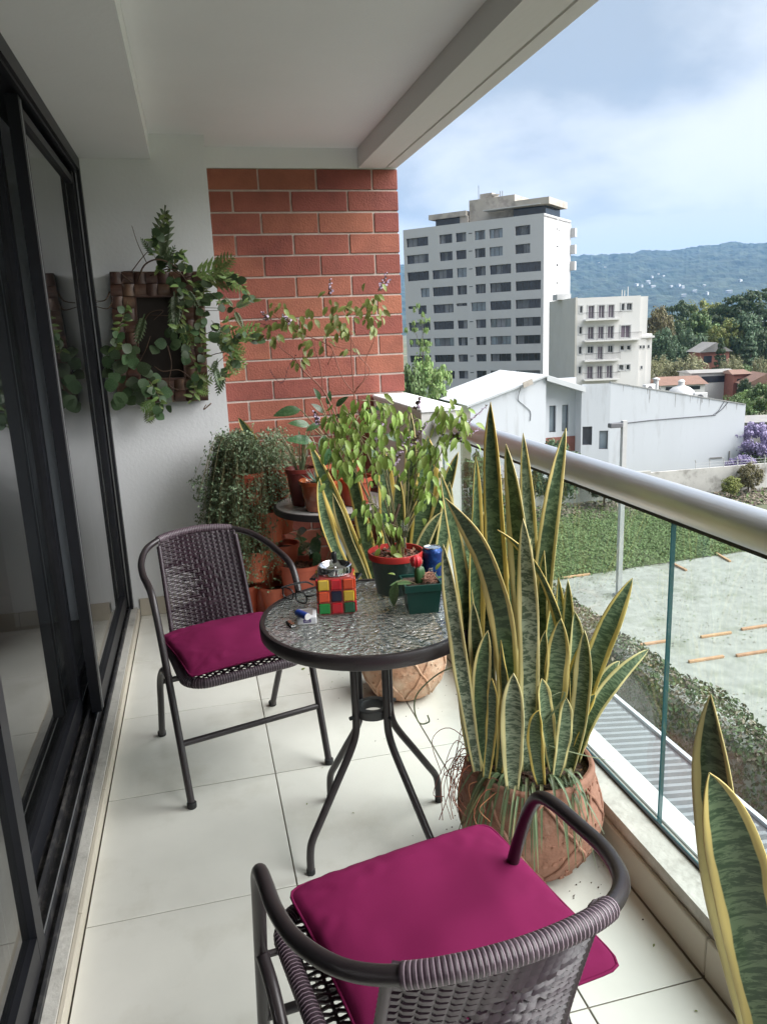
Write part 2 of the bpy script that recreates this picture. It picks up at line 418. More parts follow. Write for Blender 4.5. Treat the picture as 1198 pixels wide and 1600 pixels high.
for k in range(12):
    ya = 1.92 + .6 * (k - 7); yb = ya + .6
    ya, yb = max(ya, Y0), min(yb, YW - .012)
    if yb - ya > .05:
        b = MB(); b.bbox(-.4425, -.430, ya + .0015, yb - .0015, .0015, .050, .002); obj('skirting_tile', b, M_skirt, dr)
def leaf_door(ya, yb, x, bar=False):
    s = obj('door_leaf', MB().box(x - .02, x + .02, ya, ya + .065, .086, 2.38).box(x - .02, x + .02, yb - .06, yb, .086, 2.38).box(x - .0195, x + .0195, ya + .065, yb - .06, .086, .165).box(x - .0195, x + .0195, ya + .065, yb - .06, 2.318, 2.352), M_dark, dr)
    g = MB().box(x - .003, x + .003, ya + .06, yb - .055, .16, 2.325); obj('glass_pane', g, M_dglass, s)
    g = MB().box(x - .021, x - .0235, ya + .03, ya + .036, .09, 2.37).box(x + .0203, x + .0225, ya + .028, ya + .033, .09, 2.37); obj('edge_seal', g, M_aluedge, s)
leaf_door(3.05, 4.345, -.512)
leaf_door(1.71, 3.085, -.588)
leaf_door(.40, 1.775, -.512)
leaf_door(-.95, .43, -.588)
leaf_door(-2.19, -.92, -.512)
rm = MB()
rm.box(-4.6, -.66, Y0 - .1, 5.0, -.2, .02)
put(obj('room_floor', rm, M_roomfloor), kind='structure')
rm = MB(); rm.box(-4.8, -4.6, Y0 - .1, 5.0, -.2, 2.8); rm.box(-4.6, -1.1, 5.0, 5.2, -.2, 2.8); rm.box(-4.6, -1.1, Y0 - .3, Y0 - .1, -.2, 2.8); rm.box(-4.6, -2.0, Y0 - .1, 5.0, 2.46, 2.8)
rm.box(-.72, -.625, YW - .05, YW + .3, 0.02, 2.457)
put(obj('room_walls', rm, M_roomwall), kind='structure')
# ------------------------------------------------------------------ outside
G = -11.0
M_ground = mat('scrub_ground', (.10, .11, .06), .95, var=.3, vs=.05, alt=(.17, .15, .11), alts=.03, coord='Object')
M_lot = mat('pale_gravel', (.31, .31, .28), .95, var=.22, vs=2.2, alt=(.22, .23, .18), alts=.6, altw=(.50, .68), bump=3, bs=6)
M_tw = mat('tower_paint', (.47, .473, .477), .8, var=.05, vs=.25, alt=(.48, .48, .48), alts=.3, altw=(.55, .8), stretch=(1, 1, .35))
M_apt = mat('apartment_paint', (.66, .65, .63), .8, var=.05, vs=.3)
M_aptb = mat('apartment_blank', (.55, .53, .48), .85, var=.06, vs=.4, bump=.3, bs=9)
M_wh = mat('warehouse_paint', (.56, .585, .615), .8, var=.05, vs=.3, alt=(.40, .41, .42), alts=1.1, altw=(.56, .78), stretch=(1, 1, .16))
M_roofm = mat('pale_sheet_roof', (.50, .52, .53), .5, var=.08, vs=.8)
M_win = mat('dark_window_glass', (.03, .036, .045), .10, var=.5, vs=.8, spec=.45, rnd=.5)
M_wing = mat('blue_window_glass', (.13, .17, .20), .12, var=.3, vs=.8, spec=.9, rnd=.3)
M_curt = mat('window_curtain', (.17, .175, .19), .6, var=.25, vs=1.2, rnd=.3)
M_frame = mat('window_frame', (.10, .10, .11), .5)
M_framew = mat('white_window_frame', (.52, .52, .515), .6)
M_rail = mat('balcony_railing', (.10, .09, .09), .5)
M_door = mat('mauve_door', (.13, .10, .13), .5, rnd=.2)
M_beige = mat('penthouse_render', (.42, .38, .33), .85, var=.1, vs=.5, alt=(.30, .27, .24), alts=.6)
M_rooft = mat('clay_roof', (.20, .115, .085), .85, var=.2, vs=1.5)
M_redb = mat('red_house_wall', (.25, .10, .075), .8, var=.2, vs=2)
M_greyroof = mat('grey_roof', (.24, .23, .22), .85, var=.2, vs=.8)
M_ac = mat('ac_casing', (.62, .62, .60), .5, var=.08)
M_oldwall = mat('weathered_wall', (.45, .44, .41), .9, var=.15, vs=.7, alt=(.20, .19, .17), alts=.8, altw=(.48, .66), bump=1, bs=5)
M_pole = mat('lamp_post_paint', (.42, .42, .41), .6, var=.1, vs=3)
M_wood = mat('orange_sleeper', (.45, .26, .15), .75, var=.2, vs=3, rnd=.12)

b = MB(); b.box(-9000, 9000, -3000, 9000, G - 3, G)
ground = put(obj('ground', b, M_ground), kind='structure')
b = MB(); b.add([(12.2, 2, G + .006), (60, 2, G + .006), (60, 36.5, G + .006), (29, 34.4, G + .006), (22, 34.0, G + .006), (12.2, 33.2, G + .006)], [(0, 1, 2, 3, 4, 5)])
put(obj('parking_lot', b, M_lot), kind='structure')

# wheel stops
STOPS = [((16.1, 25.05), 0, 1.2), ((18.75, 24.95), 0, 1.4), ((20.75, 25.1), 0, 1.4), ((14.6, 23.2), 0, .9), ((16.9, 23.1), 0, 1.5), ((18.87, 23.0), 0, 1.45), ((23.35, 32.5), 88, 1.5), ((26.3, 33.0), 80, 1.5), ((17.0, 33.6), 3, 1.6)]
for (q, a, ln) in STOPS:
    b = MB(); b.bbox(0, ln, -.06, .06, 0, .10, .015)
    o = obj('wheel_stop', b, M_wood); o.location = (q[0], q[1], G + .006); o.rotation_euler = (0, 0, radians(a))
    put(o, 'timber wheel stop in the straight gravel row nearer the lamp post' if q[1] > 24 and a == 0 else 'timber wheel stop in the straight gravel row farther from the lamp post' if a == 0 else
        'timber wheel stop lying along the ground cover edge behind the lamp post' if a < 10 else 'timber wheel stop turned end-on towards the edge of the ground cover', 'wheel stop', 'wheel stops on the gravel lot')

# ------------------------------------------------------------------ facade with real openings
def facade(parent, o, d, width, z0, z1, rects, mwall, depth=.22, thick=.4, name='wall'):
    """vertical wall from o along d (unit xy), holes for rects (u0,u1,z0,z1); outward side is to the right of d when seen from above"""
    d = Vector((d[0], d[1], 0)).normalized(); nrm = Vector((d.y, -d.x, 0)); O = Vector((o[0], o[1], 0))
    us = sorted(set([0, width] + [r[0] for r in rects] + [r[1] for r in rects])); zs = sorted(set([z0, z1] + [r[2] for r in rects] + [r[3] for r in rects]))
    P = lambda u, z, dd=0: O + d * u - nrm * dd + Vector((0, 0, z))
    b = MB()
    for i in range(len(us) - 1):
        for j in range(len(zs) - 1):
            u, z = (us[i] + us[i + 1]) / 2, (zs[j] + zs[j + 1]) / 2
            if any(r[0] < u < r[1] and r[2] < z < r[3] for r in rects): continue
            b.add([P(us[i], zs[j]), P(us[i + 1], zs[j]), P(us[i + 1], zs[j + 1]), P(us[i], zs[j + 1])], [(0, 1, 2, 3)])
    for r in rects:
        a, c, e, f = r[:4]
        q = [P(a, e), P(c, e), P(c, f), P(a, f)]; q2 = [P(a, e, depth), P(c, e, depth), P(c, f, depth), P(a, f, depth)]
        b.add(q + q2, [(0, 4, 5, 1), (1, 5, 6, 2), (2, 6, 7, 3), (3, 7, 4, 0)])
    return obj(name, b, mwall, parent), P, nrm, d
def window(parent, P, r, depth, glass, fr, mull=2, curtain=False, trim=None, bars=.06, name='window'):
    a, c, e, f = r[:4]
    b = MB(); b.add([P(a, e, depth), P(c, e, depth), P(c, f, depth), P(a, f, depth)], [(0, 1, 2, 3)])
    wdw = obj(name, b, glass, parent)
    m = MB(); dd = (P(1, 0) - P(0, 0)); nr = P(0, 0, -1) - P(0, 0)
    def bar(u0, u1, za, zb):
        m.obox((P((u0 + u1) / 2, (za + zb) / 2, depth - .03)), dd * ((u1 - u0) / 2), nr * .03, Vector((0, 0, (zb - za) / 2)))
    bar(a, c, e, e + bars); bar(a, c, f - bars, f)
    for k in range(mull + 1):
        u = a + (c - a - bars) * k / mull; bar(u, u + bars, e + bars, f - bars)
    obj('window_frame', m, fr, wdw)
    if curtain:
        s0 = R.choice((.05, .3, .55)); s1 = min(.97, s0 + R.uniform(.25, .5))
        cu = MB(); u0, u1 = a + (c - a) * s0, a + (c - a) * s1
        cu.add([P(u0, e + bars, depth - .008), P(u1, e + bars, depth - .008), P(u1, f - bars, depth - .008), P(u0, f - bars, depth - .008)], [(0, 1, 2, 3)])
        obj('curtain', cu, M_curt, wdw)
    if trim:
        t = MB()
        for (u0, u1, za, zb) in ((a - .14, c + .14, f, f + .14), (a - .14, c + .14, e - .14, e), (a - .14, a, e, f), (c, c + .14, e, f)):
            t.obox(P((u0 + u1) / 2, (za + zb) / 2, -.03), dd * ((u1 - u0) / 2), nr * .03, Vector((0, 0, (zb - za) / 2)))
        obj('window_surround', t, trim, wdw)
    return wdw

# tower block: right front corner TC, front runs to the left and away
TC = Vector((57.49, 121.55)); TD = Vector((-.692, .722)); TE = Vector((.722, .692)); TW = 26.7; TT = 19.05; TDEP = 13.0
tw = thing('apartment_tower', 'tall white apartment tower with rows of dark ribbon windows and rooftop penthouse', 'tower', (TC.x - 4, TC.y + 10, G))
ZR = [(16.0, 17.5), (13.1, 14.6), (10.1, 11.65), (7.15, 8.7), (4.2, 5.7), (1.3, 2.75), (-1.65, -.2), (-4.5, -3.2), (-7.5, -6.1)]
UA = [(21.6, 26.1), (16.8, 20.9), (14.1, 16.0), (10.5, 12.45), (5.8, 9.7), (.5, 5.0)]
UT = [(21.6, 26.1), (16.8, 19.35), (14.1, 16.1), (10.5, 12.5), (7.3, 9.75), (2.4, 5.05)]
rects = []
for i, (za, zb) in enumerate(ZR):
    if i < 2: rr = [(a, c, za, zb) for a, c in UT]
    elif i == 3: rr = [(21.6, 23.4, za, zb)] + [(a, c, za, zb) for a, c in UA[1:]]
    elif i == 4: rr = [(24.3, 26.1, 5.2, 5.7), (22.3, 24.1, za, zb), (16.8, 20.9, za, zb), (14.1, 16.2, 5.2, 5.7), (10.5, 13.3, za, zb), (5.8, 9.7, za, zb), (.5, 5.0, za, zb)]
    elif i == 8: rr = [(21.6, 26.1, za, zb)] + [(a, c, za, zb) for a, c in UA[1:]]
    else: rr = [(a, c, za, zb) for a, c in UA]
    rects += rr
TL = TC + TD * TW
flip = [(TW - r[1], TW - r[0], r[2], r[3]) for r in rects]
_, P, nrm, dd = facade(tw, TL, -TD, TW, G, TT, flip, M_tw, depth=.35)
for r in flip:
    wdt = r[1] - r[0]
    g = M_wing if R.random() < .18 else M_win
    window(tw, P, r, .34, g, M_frame, mull=4 if wdt > 3.5 else (3 if wdt > 2.2 else 2), curtain=(wdt > 1.5 and R.random() < .7), bars=.05)
vr = []
for i, (za, zb) in enumerate(ZR):                     # small dark slot vents between the middle windows
    if i == 4: continue
    b = MB(); b.obox(P(TW - 13.3, zb - .3, -.01), dd * .33, nrm * .02, Vector((0, 0, .06))); obj('vent_slot', b, M_win, tw)
TRB = TC + TE * TDEP; TLB = TL + TE * TDEP
side = [(5.9, 6.25, 16.9, 17.2), (6.9, 7.2, 16.8, 17.1), (5.9, 6.7, 14.15, 14.35), (5.9, 6.7, 11.1, 11.4), (5.9, 6.7, 8.2, 8.4)]
_, P2, nrm2, dd2 = facade(tw, TC, TE, TDEP, G, TT, side, M_tw, depth=.2, name='side_wall')
for r in side: window(tw, P2, r, .19, M_win, M_frame, mull=1, bars=.03)
b = MB(); b.prism([tuple(TL + (TL - TLB).normalized() * -.01), tuple(TLB), tuple(TRB), tuple(TC + TE * .01)], TT - .6, TT - .3); obj('roof_slab', b, M_greyroof, tw)
for z in (17.0, 14.2, 11.4):
    b = MB(); b.obox((TRB.x + .4, TRB.y - .1, z), dd2 * .45, nrm2 * .5, Vector((0, 0, .75))); obj('side_balcony', b, M_tw, tw)
def tpt(u, v): q = TC + TD * u + TE * v; return q
def tbox(u0, u1, v0, v1, z0, z1): return [tuple(tpt(u0, v0)), tuple(tpt(u1, v0)), tuple(tpt(u1, v1)), tuple(tpt(u0, v1))], z0, z1
ph = MB()
ph.prism(*tbox(22.6, 15.2, 2.2, 9, 20.5, 21.35)); ph.prism(*tbox(16.5, 15.0, 2.5, 9, TT - .3, 20.5))
ph.prism(*tbox(14.9, 6.4, 3.0, 9.5, TT - .3, 23.0)); ph.prism(*tbox(13.4, 11.1, 4.2, 7, 23.0, 24.0)); ph.prism(*tbox(6.35, -.5, .8, 9.5, 20.55, 21.6))
obj('penthouse', ph, M_beige, tw)
ph = MB(); ph.prism(*tbox(21.6, 16.6, 3.0, 8, TT - .3, 20.5)); ph.prism(*tbox(6.3, .6, 2.2, 9, TT - .3, 20.55)); obj('penthouse_glazing', ph, M_win, tw)
ph = MB(); ph.prism(*tbox(11.2, .9, .6, 2.9, 20.62, 20.75)); obj('canopy', ph, M_framew, tw)
ph = MB()
for u in (14.0, 9.9, 9.5): ph.tube([(*tpt(u, 5), 23), (*tpt(u, 5), 25.6 if u > 12 else 24.2)], .05, 5)
obj('antenna', ph, M_frame, tw)
ph = MB(); c0 = Vector((*tpt(10.6, 4.6), 23.3)); ph.lathe([(.0, 0), (.5, .1), (.8, .35)], 14, c0); obj('satellite_dish', ph, M_framew, tw)
def rooftuft(u, v, h): pass

# low-rise apartment block with balconies
AO = Vector((51.33, 98.0)); AD = Vector((.971, -.239)).normalized(); AN = Vector((.239, .971)).normalized(); AW = 8.55; AT = 4.76
ap = thing('balcony_apartment_block', 'cream low-rise apartment block with railed balconies and mauve doors beside the tower', 'building', (AO.x + 4, AO.y + 6, G))
AR = [[(1.5, 2.3, 2.0, 3.7), (2.9, 3.7, 2.0, 3.7), (4.2, 5.0, 2.0, 3.7)], [(1.5, 2.3, -.75, .9), (2.9, 3.65, -.75, .9), (4.2, 5.0, -.75, .9), (6.0, 7.3, -.75, .9)], [(2.9, 3.6, -3.5, -1.75)], [(1.5, 2.3, -6.15, -4.4), (2.9, 3.6, -6.15, -4.4), (4.2, 5.0, -6.15, -4.4)]]
AWN = [(6.0, 6.4, 2.9, 3.8), (6.7, 7.4, 2.9, 3.8), (.35, .7, 2.8, 3.7), (.3, .7, 0, .95), (1.5, 2.3, -2.65, -1.7), (4.3, 5.0, -2.65, -1.7), (6.0, 6.5, -2.4, -1.8), (6.9, 7.4, -2.4, -1.8), (.3, .7, -2.7, -1.7), (5.9, 6.5, -5.1, -4.4), (6.9, 7.4, -5.1, -4.4), (.3, .7, -5.4, -4.4)]
allr = [r for q in AR for r in q] + AWN
_, P3, n3, d3 = facade(ap, AO, AD, AW, G, AT, allr, M_apt, depth=.25)
for q in AR:
    for r in q: window(ap, P3, r, .24, M_door, M_framew, mull=2, trim=M_framew, bars=.07, name='balcony_door')
for r in AWN: window(ap, P3, r, .24, M_win, M_framew, mull=2 if r[1] - r[0] > .55 else 1, trim=M_framew, bars=.06)
for (u0, u1, zb) in ((.9, 5.8, 1.7), (.9, 8.5, -1.1), (.9, 5.8, -3.75), (.9, 5.8, -6.35)):
    s = MB(); s.obox(P3((u0 + u1) / 2, zb + .1, -.5), d3 * ((u1 - u0) / 2), n3 * .5, Vector((0, 0, .1))); bal_ = obj('balcony', s, M_apt, ap)
    s = MB()
    k = 0
    while u0 + .05 + k * .16 < u1: s.obox(P3(u0 + .05 + k * .16, zb + .62, -.97), d3 * .012, n3 * .012, Vector((0, 0, .42))); k += 1
    s.obox(P3((u0 + u1) / 2, zb + 1.06, -.97), d3 * ((u1 - u0) / 2), n3 * .025, Vector((0, 0, .025)))
    for uu in (u0 + .03, u1 - .03): s.obox(P3(uu, zb + 1.06, -.5), d3 * .02, n3 * .48, Vector((0, 0, .025)))
    obj('railing', s, M_rail, bal_)
AR0 = AO + AD * AW
def apoly(u0, u1, v0, v1): return [tuple(AO + AD * u0 + AN * v0), tuple(AO + AD * u1 + AN * v0), tuple(AO + AD * u1 + AN * v1), tuple(AO + AD * u0 + AN * v1)]
b = MB(); b.prism(apoly(0.02, AW - .02, .3, 16), G, AT - .5); b.prism(apoly(0, AW, .26, .5), AT - .5, AT - .002); b.prism(apoly(AW - .25, AW, .5, 16), AT - .5, AT); obj('core', b, M_apt, ap)
b = MB(); b.prism(apoly(-.25, -.002, .0, 17), G, AT + .1); obj('blank_side_wall', b, M_aptb, ap)
b = MB(); b.prism(apoly(-1.0, 1.0, 8, 11), AT + .1, AT + .9); obj('stair_head', b, M_framew, ap)
b = MB(); b.prism(apoly(AW + .002, AW + 1.3, .9, 10), G, AT - .1); b.prism(apoly(AW + 1.303, AW + 2.2, 1.3, 9), G, -.35); b.prism(apoly(AW + .01, AW + 2.35, .7, 9.1), -.9, -.65); obj('side_wing', b, M_apt, ap)
for (u, v, z) in ((AW + .5, .9, -2.1), (AW + .95, .9, -2.1), (AW + 1.75, 1.3, -2.1), (AW + .75, .9, -4.9)):
    c0 = AO + AD * u + AN * (v - .02); b = MB(); b.obox((c0.x, c0.y, z), Vector((AD.x, AD.y, 0)) * .16, Vector((AN.x, AN.y, 0)) * .03, Vector((0, 0, .26))); obj('window', b, M_framew, ap)
    b = MB(); c1 = AO + AD * u + AN * (v - .055); b.obox((c1.x, c1.y, z), Vector((AD.x, AD.y, 0)) * .10, Vector((AN.x, AN.y, 0)) * .01, Vector((0, 0, .18))); obj('window_pane', b, M_win, ap)
b = MB()
for (u, h) in ((6.6, .9), (6.95, .8), (7.4, 1.3)): b.tube([(*(AO + AD * u + AN * 2), AT - .5), (*(AO + AD * u + AN * 2), AT + h)], .06, 5)
obj('roof_pipe', b, M_framew, ap)

# white warehouse in front of them
wh = thing('white_warehouse', 'white rendered warehouse with low gabled sheet roof and stained long side wall', 'warehouse', (30, 58, G))
YF = 54.0
_, P4, n4, d4 = facade(wh, (19.7, YF), (1, 0), 6.1, G, -4.07, [], M_wh, name='gable_wall')
b = MB(); b.add([(19.7, YF, -4.07), (25.8, YF, -4.07), (25.8, YF, -2.32)], [(0, 1, 2)]); obj('gable_peak', b, M_wh, wh)
rw = [(26.66 - 25.8, 27.24 - 25.8, -6.8, -4.7), (27.75 - 25.8, 28.32 - 25.8, -6.8, -4.7)]
_, P5, n5, d5 = facade(wh, (25.8, YF + 1.2), (1, 0), 3.1, G, -2.6, rw, M_wh, depth=.25, name='recessed_wall')
for r in rw: window(wh, P5, r, .24, M_wing, M_frame, mull=1, bars=.05)
b = MB(); b.box(25.8 + .002, 28.88, YF + 1.14, YF + 1.198, -8.4, -7.2); obj('brick_panel', b, M_redb, wh)
b = MB(); b.box(25.79, 25.8, YF + .002, YF + 1.2, G, -2.5); b.box(28.885, 28.905, 54.19, YF + 1.25, G, -3.4); obj('return_wall', b, M_wh, wh)
rw = [(29.0 - 28.9, 29.75 - 28.9, -7.85, -6.38), (30.3 - 28.9, 30.98 - 28.9, -8.22, -6.75)]
CD = Vector((31.0 - 28.9, 53.6 - 54.2)); cw = CD.length
_, P6, n6, d6 = facade(wh, (28.9, 54.2), CD, cw, G, -3.1, rw, M_wh, depth=.2, name='office_wall')
for r in rw: window(wh, P6, r, .19, M_wing if r[0] > 1 else M_win, M_frame, mull=1, bars=.06)
# long wall, falling parapet
LO = Vector((31.0, 53.6)); LE = Vector((41.9, 52.0))
b = MB()
nseg = 8
for (a, z0a, z0b, thk) in ((0, -3.06, -5.3, 0),):
    vs = []
    for i in range(nseg + 1):
        t = i / nseg; q = LO.lerp(LE, t); z = -3.06 + (-5.3 + 3.06) * t
        vs += [(q.x, q.y, G), (q.x, q.y, z), (q.x + .03, q.y + .3, z), (q.x + .03, q.y + .3, G)]
    fs = []
    for i in range(nseg):
        for k in range(3): fs.append((i * 4 + k, i * 4 + k + 1, i * 4 + 5 + k, i * 4 + 4 + k))
    b.add(vs, [tuple(reversed(f)) for f in fs]); b.add([], [])
obj('long_wall', b, M_wh, wh)
b = MB(); b.add([(LE.x, LE.y, G), (LE.x + 1.2, LE.y + 8, G), (LE.x + 1.2, LE.y + 8, -5.3), (LE.x, LE.y, -5.3)], [(0, 1, 2, 3)]); obj('end_wall', b, M_wh, wh)
b = MB(); b.add([(28.9, 54.5, -3.5), (31.1, 54.0, -3.5), (LE.x, LE.y + .3, -5.75), (LE.x + 1.2, LE.y + 7, -5.75), (29, 60.5, -3.5)], [(0, 1, 2, 3, 4)]); obj('flat_roof', b, M_greyroof, wh)
b = MB(); q0, q1 = LO, LE
b.add([(q0.x - .03, q0.y - .05, -3.05), (q1.x - .03, q1.y - .05, -5.29), (q1.x + .05, q1.y + .35, -5.29), (q0.x + .05, q0.y + .35, -3.05), (q0.x - .03, q0.y - .05, -2.98), (q1.x - .03, q1.y - .05, -5.22), (q1.x + .05, q1.y + .35, -5.22), (q0.x + .05, q0.y + .35, -2.98)], [(0, 3, 2, 1), (4, 5, 6, 7), (0, 1, 5, 4), (1, 2, 6, 5), (2, 3, 7, 6), (3, 0, 4, 7)])
obj('parapet_coping', b, mat('stained_coping', (.36, .36, .35), .85, var=.3, vs=1.5, alt=(.16, .16, .15), alts=1.5), wh)
b = MB()
for k in range(16):
    t_ = .06 + .9 * R.random(); zt_ = -3.06 - 2.24 * t_ - .02; l_ = R.uniform(.2, 1.1); w_ = R.uniform(.02, .06); q = LO.lerp(LE, t_)
    b.add([(q.x - w_, q.y - .006 + w_ * .147, zt_), (q.x + w_, q.y - .006 - w_ * .147, zt_), (q.x + w_ * .3, q.y - .006, zt_ - l_), (q.x - w_ * .3, q.y - .006, zt_ - l_)], [(3, 2, 1, 0)])
obj('water_stains', b, mat('stain_grey', (.36, .365, .37), .9, var=.2, vs=2), wh)['kind'] = 'stuff'
def sl(t, z): q = LO.lerp(LE, t); return Vector((q.x - .012, q.y - .03, z))
b = MB(); b.tube([sl(.02, -6.3), sl(.3, -6.12), sl(.78, -5.98)], .035, 5); b.tube([sl(.78, -5.9), sl(.83, -5.5), sl(.87, -4.95)], .03, 4); b.tube([sl(.76, -5.95), sl(.80, -5.65), sl(.84, -4.9)], .02, 4)
obj('wall_cable', b, M_frame, wh)
b = MB(); b.obox(sl(.80, -9.4), (.5, -.07, 0), (.02, .03, 0), (0, 0, .05)); b.tube([sl(.9, -11), sl(.9, -8.9)], .05, 5); obj('wall_pipe', b, M_greyroof, wh)
# gabled sheet roof with ribs
b = MB()
zr = -2.22
def rib(x0, x1, z0, z1, ya, yb, nr):
    prof = []
    for k in range(nr):
        y = ya + (yb - ya) * k / nr; st = (yb - ya) / nr
        prof += [(y, 0), (y + st * .72, 0), (y + st * .78, .05), (y + st * .94, .05)]
    prof.append((yb, 0))
    vs = [(x0, y, z0 + h) for y, h in prof] + [(x1, y, z1 + h) for y, h in prof]; n = len(prof)
    b.add(vs, [(i, n + i, n + i + 1, i + 1) for i in range(n - 1)])
rib(19.4, 25.75, -4.12, zr, YF - .25, 63, 22)
rib(25.75, 28.95, zr, -3.28, YF - .25, 63, 22)
obj('sheet_roof', b, M_roofm, wh)
b = MB()
b.add([(25.75, YF - .26, zr), (28.98, YF - .26, -3.28), (28.98, YF - .26, -3.68), (25.75, YF - .26, -2.62)], [(3, 2, 1, 0)]); b.add([(25.75, YF - .26, -2.62), (28.98, YF - .26, -3.68), (28.98, YF + 1.2, -3.68), (25.75, YF + 1.2, -2.62)], [(3, 2, 1, 0)]); b.add([(19.38, YF - .255, -4.14), (25.75, YF - .255, zr), (25.75, YF - .255, zr - .12), (19.38, YF - .255, -4.26)], [(3, 2, 1, 0)])
obj('fascia', b, M_roofm, wh)
b = MB(); b.obox((24.1, YF - .45, -2.72), (.38, 0, .12), (0, .05, .0), (-.05, 0, .2)); fo = obj('floodlight', b, M_beige, wh)
b = MB(); b.tube(spline([(23.6, YF - .3, -3.0), (23.5, YF - .05, -3.9), (24.0, YF - .05, -4.4), (24.5, YF - .04, -4.9), (24.5, YF - .04, -5.6)], 5), .025, 4); obj('floodlight_cable', b, M_frame, wh)
# air conditioners on the roof edge
for (x, y, z, s) in ((32.6, 57.2, -3.9, .8), (33.9, 57.0, -3.9, .9), (34.6, 57.6, -3.9, .8)):
    pass
def ac_unit(x, y, z, s, rz, label):
    t = thing('air_conditioner', label, 'air conditioner', (x, y, z), 'air conditioners on the roofs', rz)
    b = MB(); b.bbox(-.45 * s, .45 * s, -.17 * s, .17 * s, 0, .75 * s, .02); obj('casing', b, M_ac, t, local=True)
    b = MB(); pr = [(-.02, .30)]
    vs = [(-.08 * s + .27 * s * cos(2 * pi * k / 20), -.176 * s, .37 * s + .27 * s * sin(2 * pi * k / 20)) for k in range(20)]
    b.add(vs, [tuple(range(20))]); obj('fan_grille', b, M_frame, t, local=True)
    b = MB(); b.obox((-.08 * s, -.185 * s, .37 * s), (.08 * s, 0, 0), (0, .005, 0), (0, 0, .08 * s)); obj('fan_hub', b, M_ac, t, local=True)
q = at(1058, 614, 56.5); ac_unit(35.0, 54.7, -4.32, 1.15, .25, 'white air conditioner on the warehouse roof beside the white dome')
ac_unit(39.2, 54.0, -5.18, 1.15, -.2, 'white air conditioner on the warehouse roof, alone near its far low end')
for k, x in enumerate((32.2, 33.2)): ac_unit(x, 55.0, -3.85 - (x - 32.2) * .2, .8, .1, 'white air conditioner standing behind the highest part of the warehouse parapet')

# lamp post in the lot
lp = thing('lamp_post', 'square grey lamp post with one box lamp head on the gravel lot', 'lamp post', (18.35, 30.5, G))
b = MB(); b.obox((18.35, 30.5, (G - 2.78) / 2), (.105, 0, 0), (0, .105, 0), (0, 0, (-2.78 - G) / 2)); obj('post', b, M_pole, lp)
b = MB(); b.bbox(17.62, 18.24, 30.36, 30.64, -3.06, -2.86, .02); hd = obj('lamp_head', b, M_frame, lp)
b = MB(); b.box(17.68, 18.12, 30.40, 30.60, -3.075, -3.062); obj('lamp_lens', b, M_framew, hd)
b = MB(); b.box(18.15, 18.55, 30.3, 30.7, G, G + .1); obj('foot_plate', b, M_pole, lp)

# weathered boundary wall behind the grass
ow = thing('boundary_wall', 'stained old concrete boundary wall below the white warehouse', 'wall', (28, 48, G))
b = MB()
pts = [(10, 49.0), (22, 48.0), (30.5, 47.0), (41.5, 46.5), (52, 46.0)]
for i in range(len(pts) - 1):
    a, c = Vector(pts[i]), Vector(pts[i + 1]); n_ = Vector((-(c - a).y, (c - a).x)).normalized() * .2
    b.prism([tuple(a), tuple(c), tuple(c + n_), tuple(a + n_)], G, -8.7 - .12 * i)
obj('wall_face', b, M_oldwall, ow)
b = MB()
for k in range(9):
    x = 34 + k * 1.1; y = 46.9 - .06 * k
    b.tube([(x, y, -9.1), (x, y, -8.5), (x - .2, y - .15, -8.25)], .03, 4)
for z in (-8.75, -8.55): b.tube([(34, 46.9, z), (42.8, 46.4, z)], .012, 4)
obj('wire_fence', b, M_framew, ow)

# corrugated roof right below the balcony and its gutter
cr = thing('corrugated_roof_shed', 'long low shed with grey corrugated metal roof under the balcony', 'shed', (6.5, 12, G))
b = MB(); n = 0; prof = []
for k in range(106):
    y = 2 + k * .23
    prof += [(y, 0), (y + .07, 0), (y + .085, .10), (y + .175, .10), (y + .19, 0)]
x0, x1, za, zb = 3.2, 9.05, -6.75, -7.45
vs = [(x0, y, za + h) for y, h in prof] + [(x1, y, zb + h) for y, h in prof]; n = len(prof)
b.add(vs, [(i, n + i, n + i + 1, i + 1) for i in range(n - 1)])
M_corr = mat('grey_corrugated', (.27, .28, .295), .55, var=.1, vs=.9, metal=.2, alt=(.19, .19, .20), alts=.8, altw=(.5, .8))
obj('corrugated_sheet', b, M_corr, cr)
b = MB(); b.box(9.055, 9.32, 2, 27, -7.72, -7.54); obj('gutter', b, mat('gutter_grey', (.13, .13, .145), .6, var=.15, vs=2), cr)
b = MB(); b.box(9.325, 9.42, 2, 27, -7.74, -7.47); obj('gutter_lip', b, mat('gutter_lip_paint', (.60, .61, .63), .5, var=.1), cr)
b = MB(); b.box(3.3, 8.9, 2.2, 26.5, G, -7.8); obj('shed_wall', b, M_tw, cr)

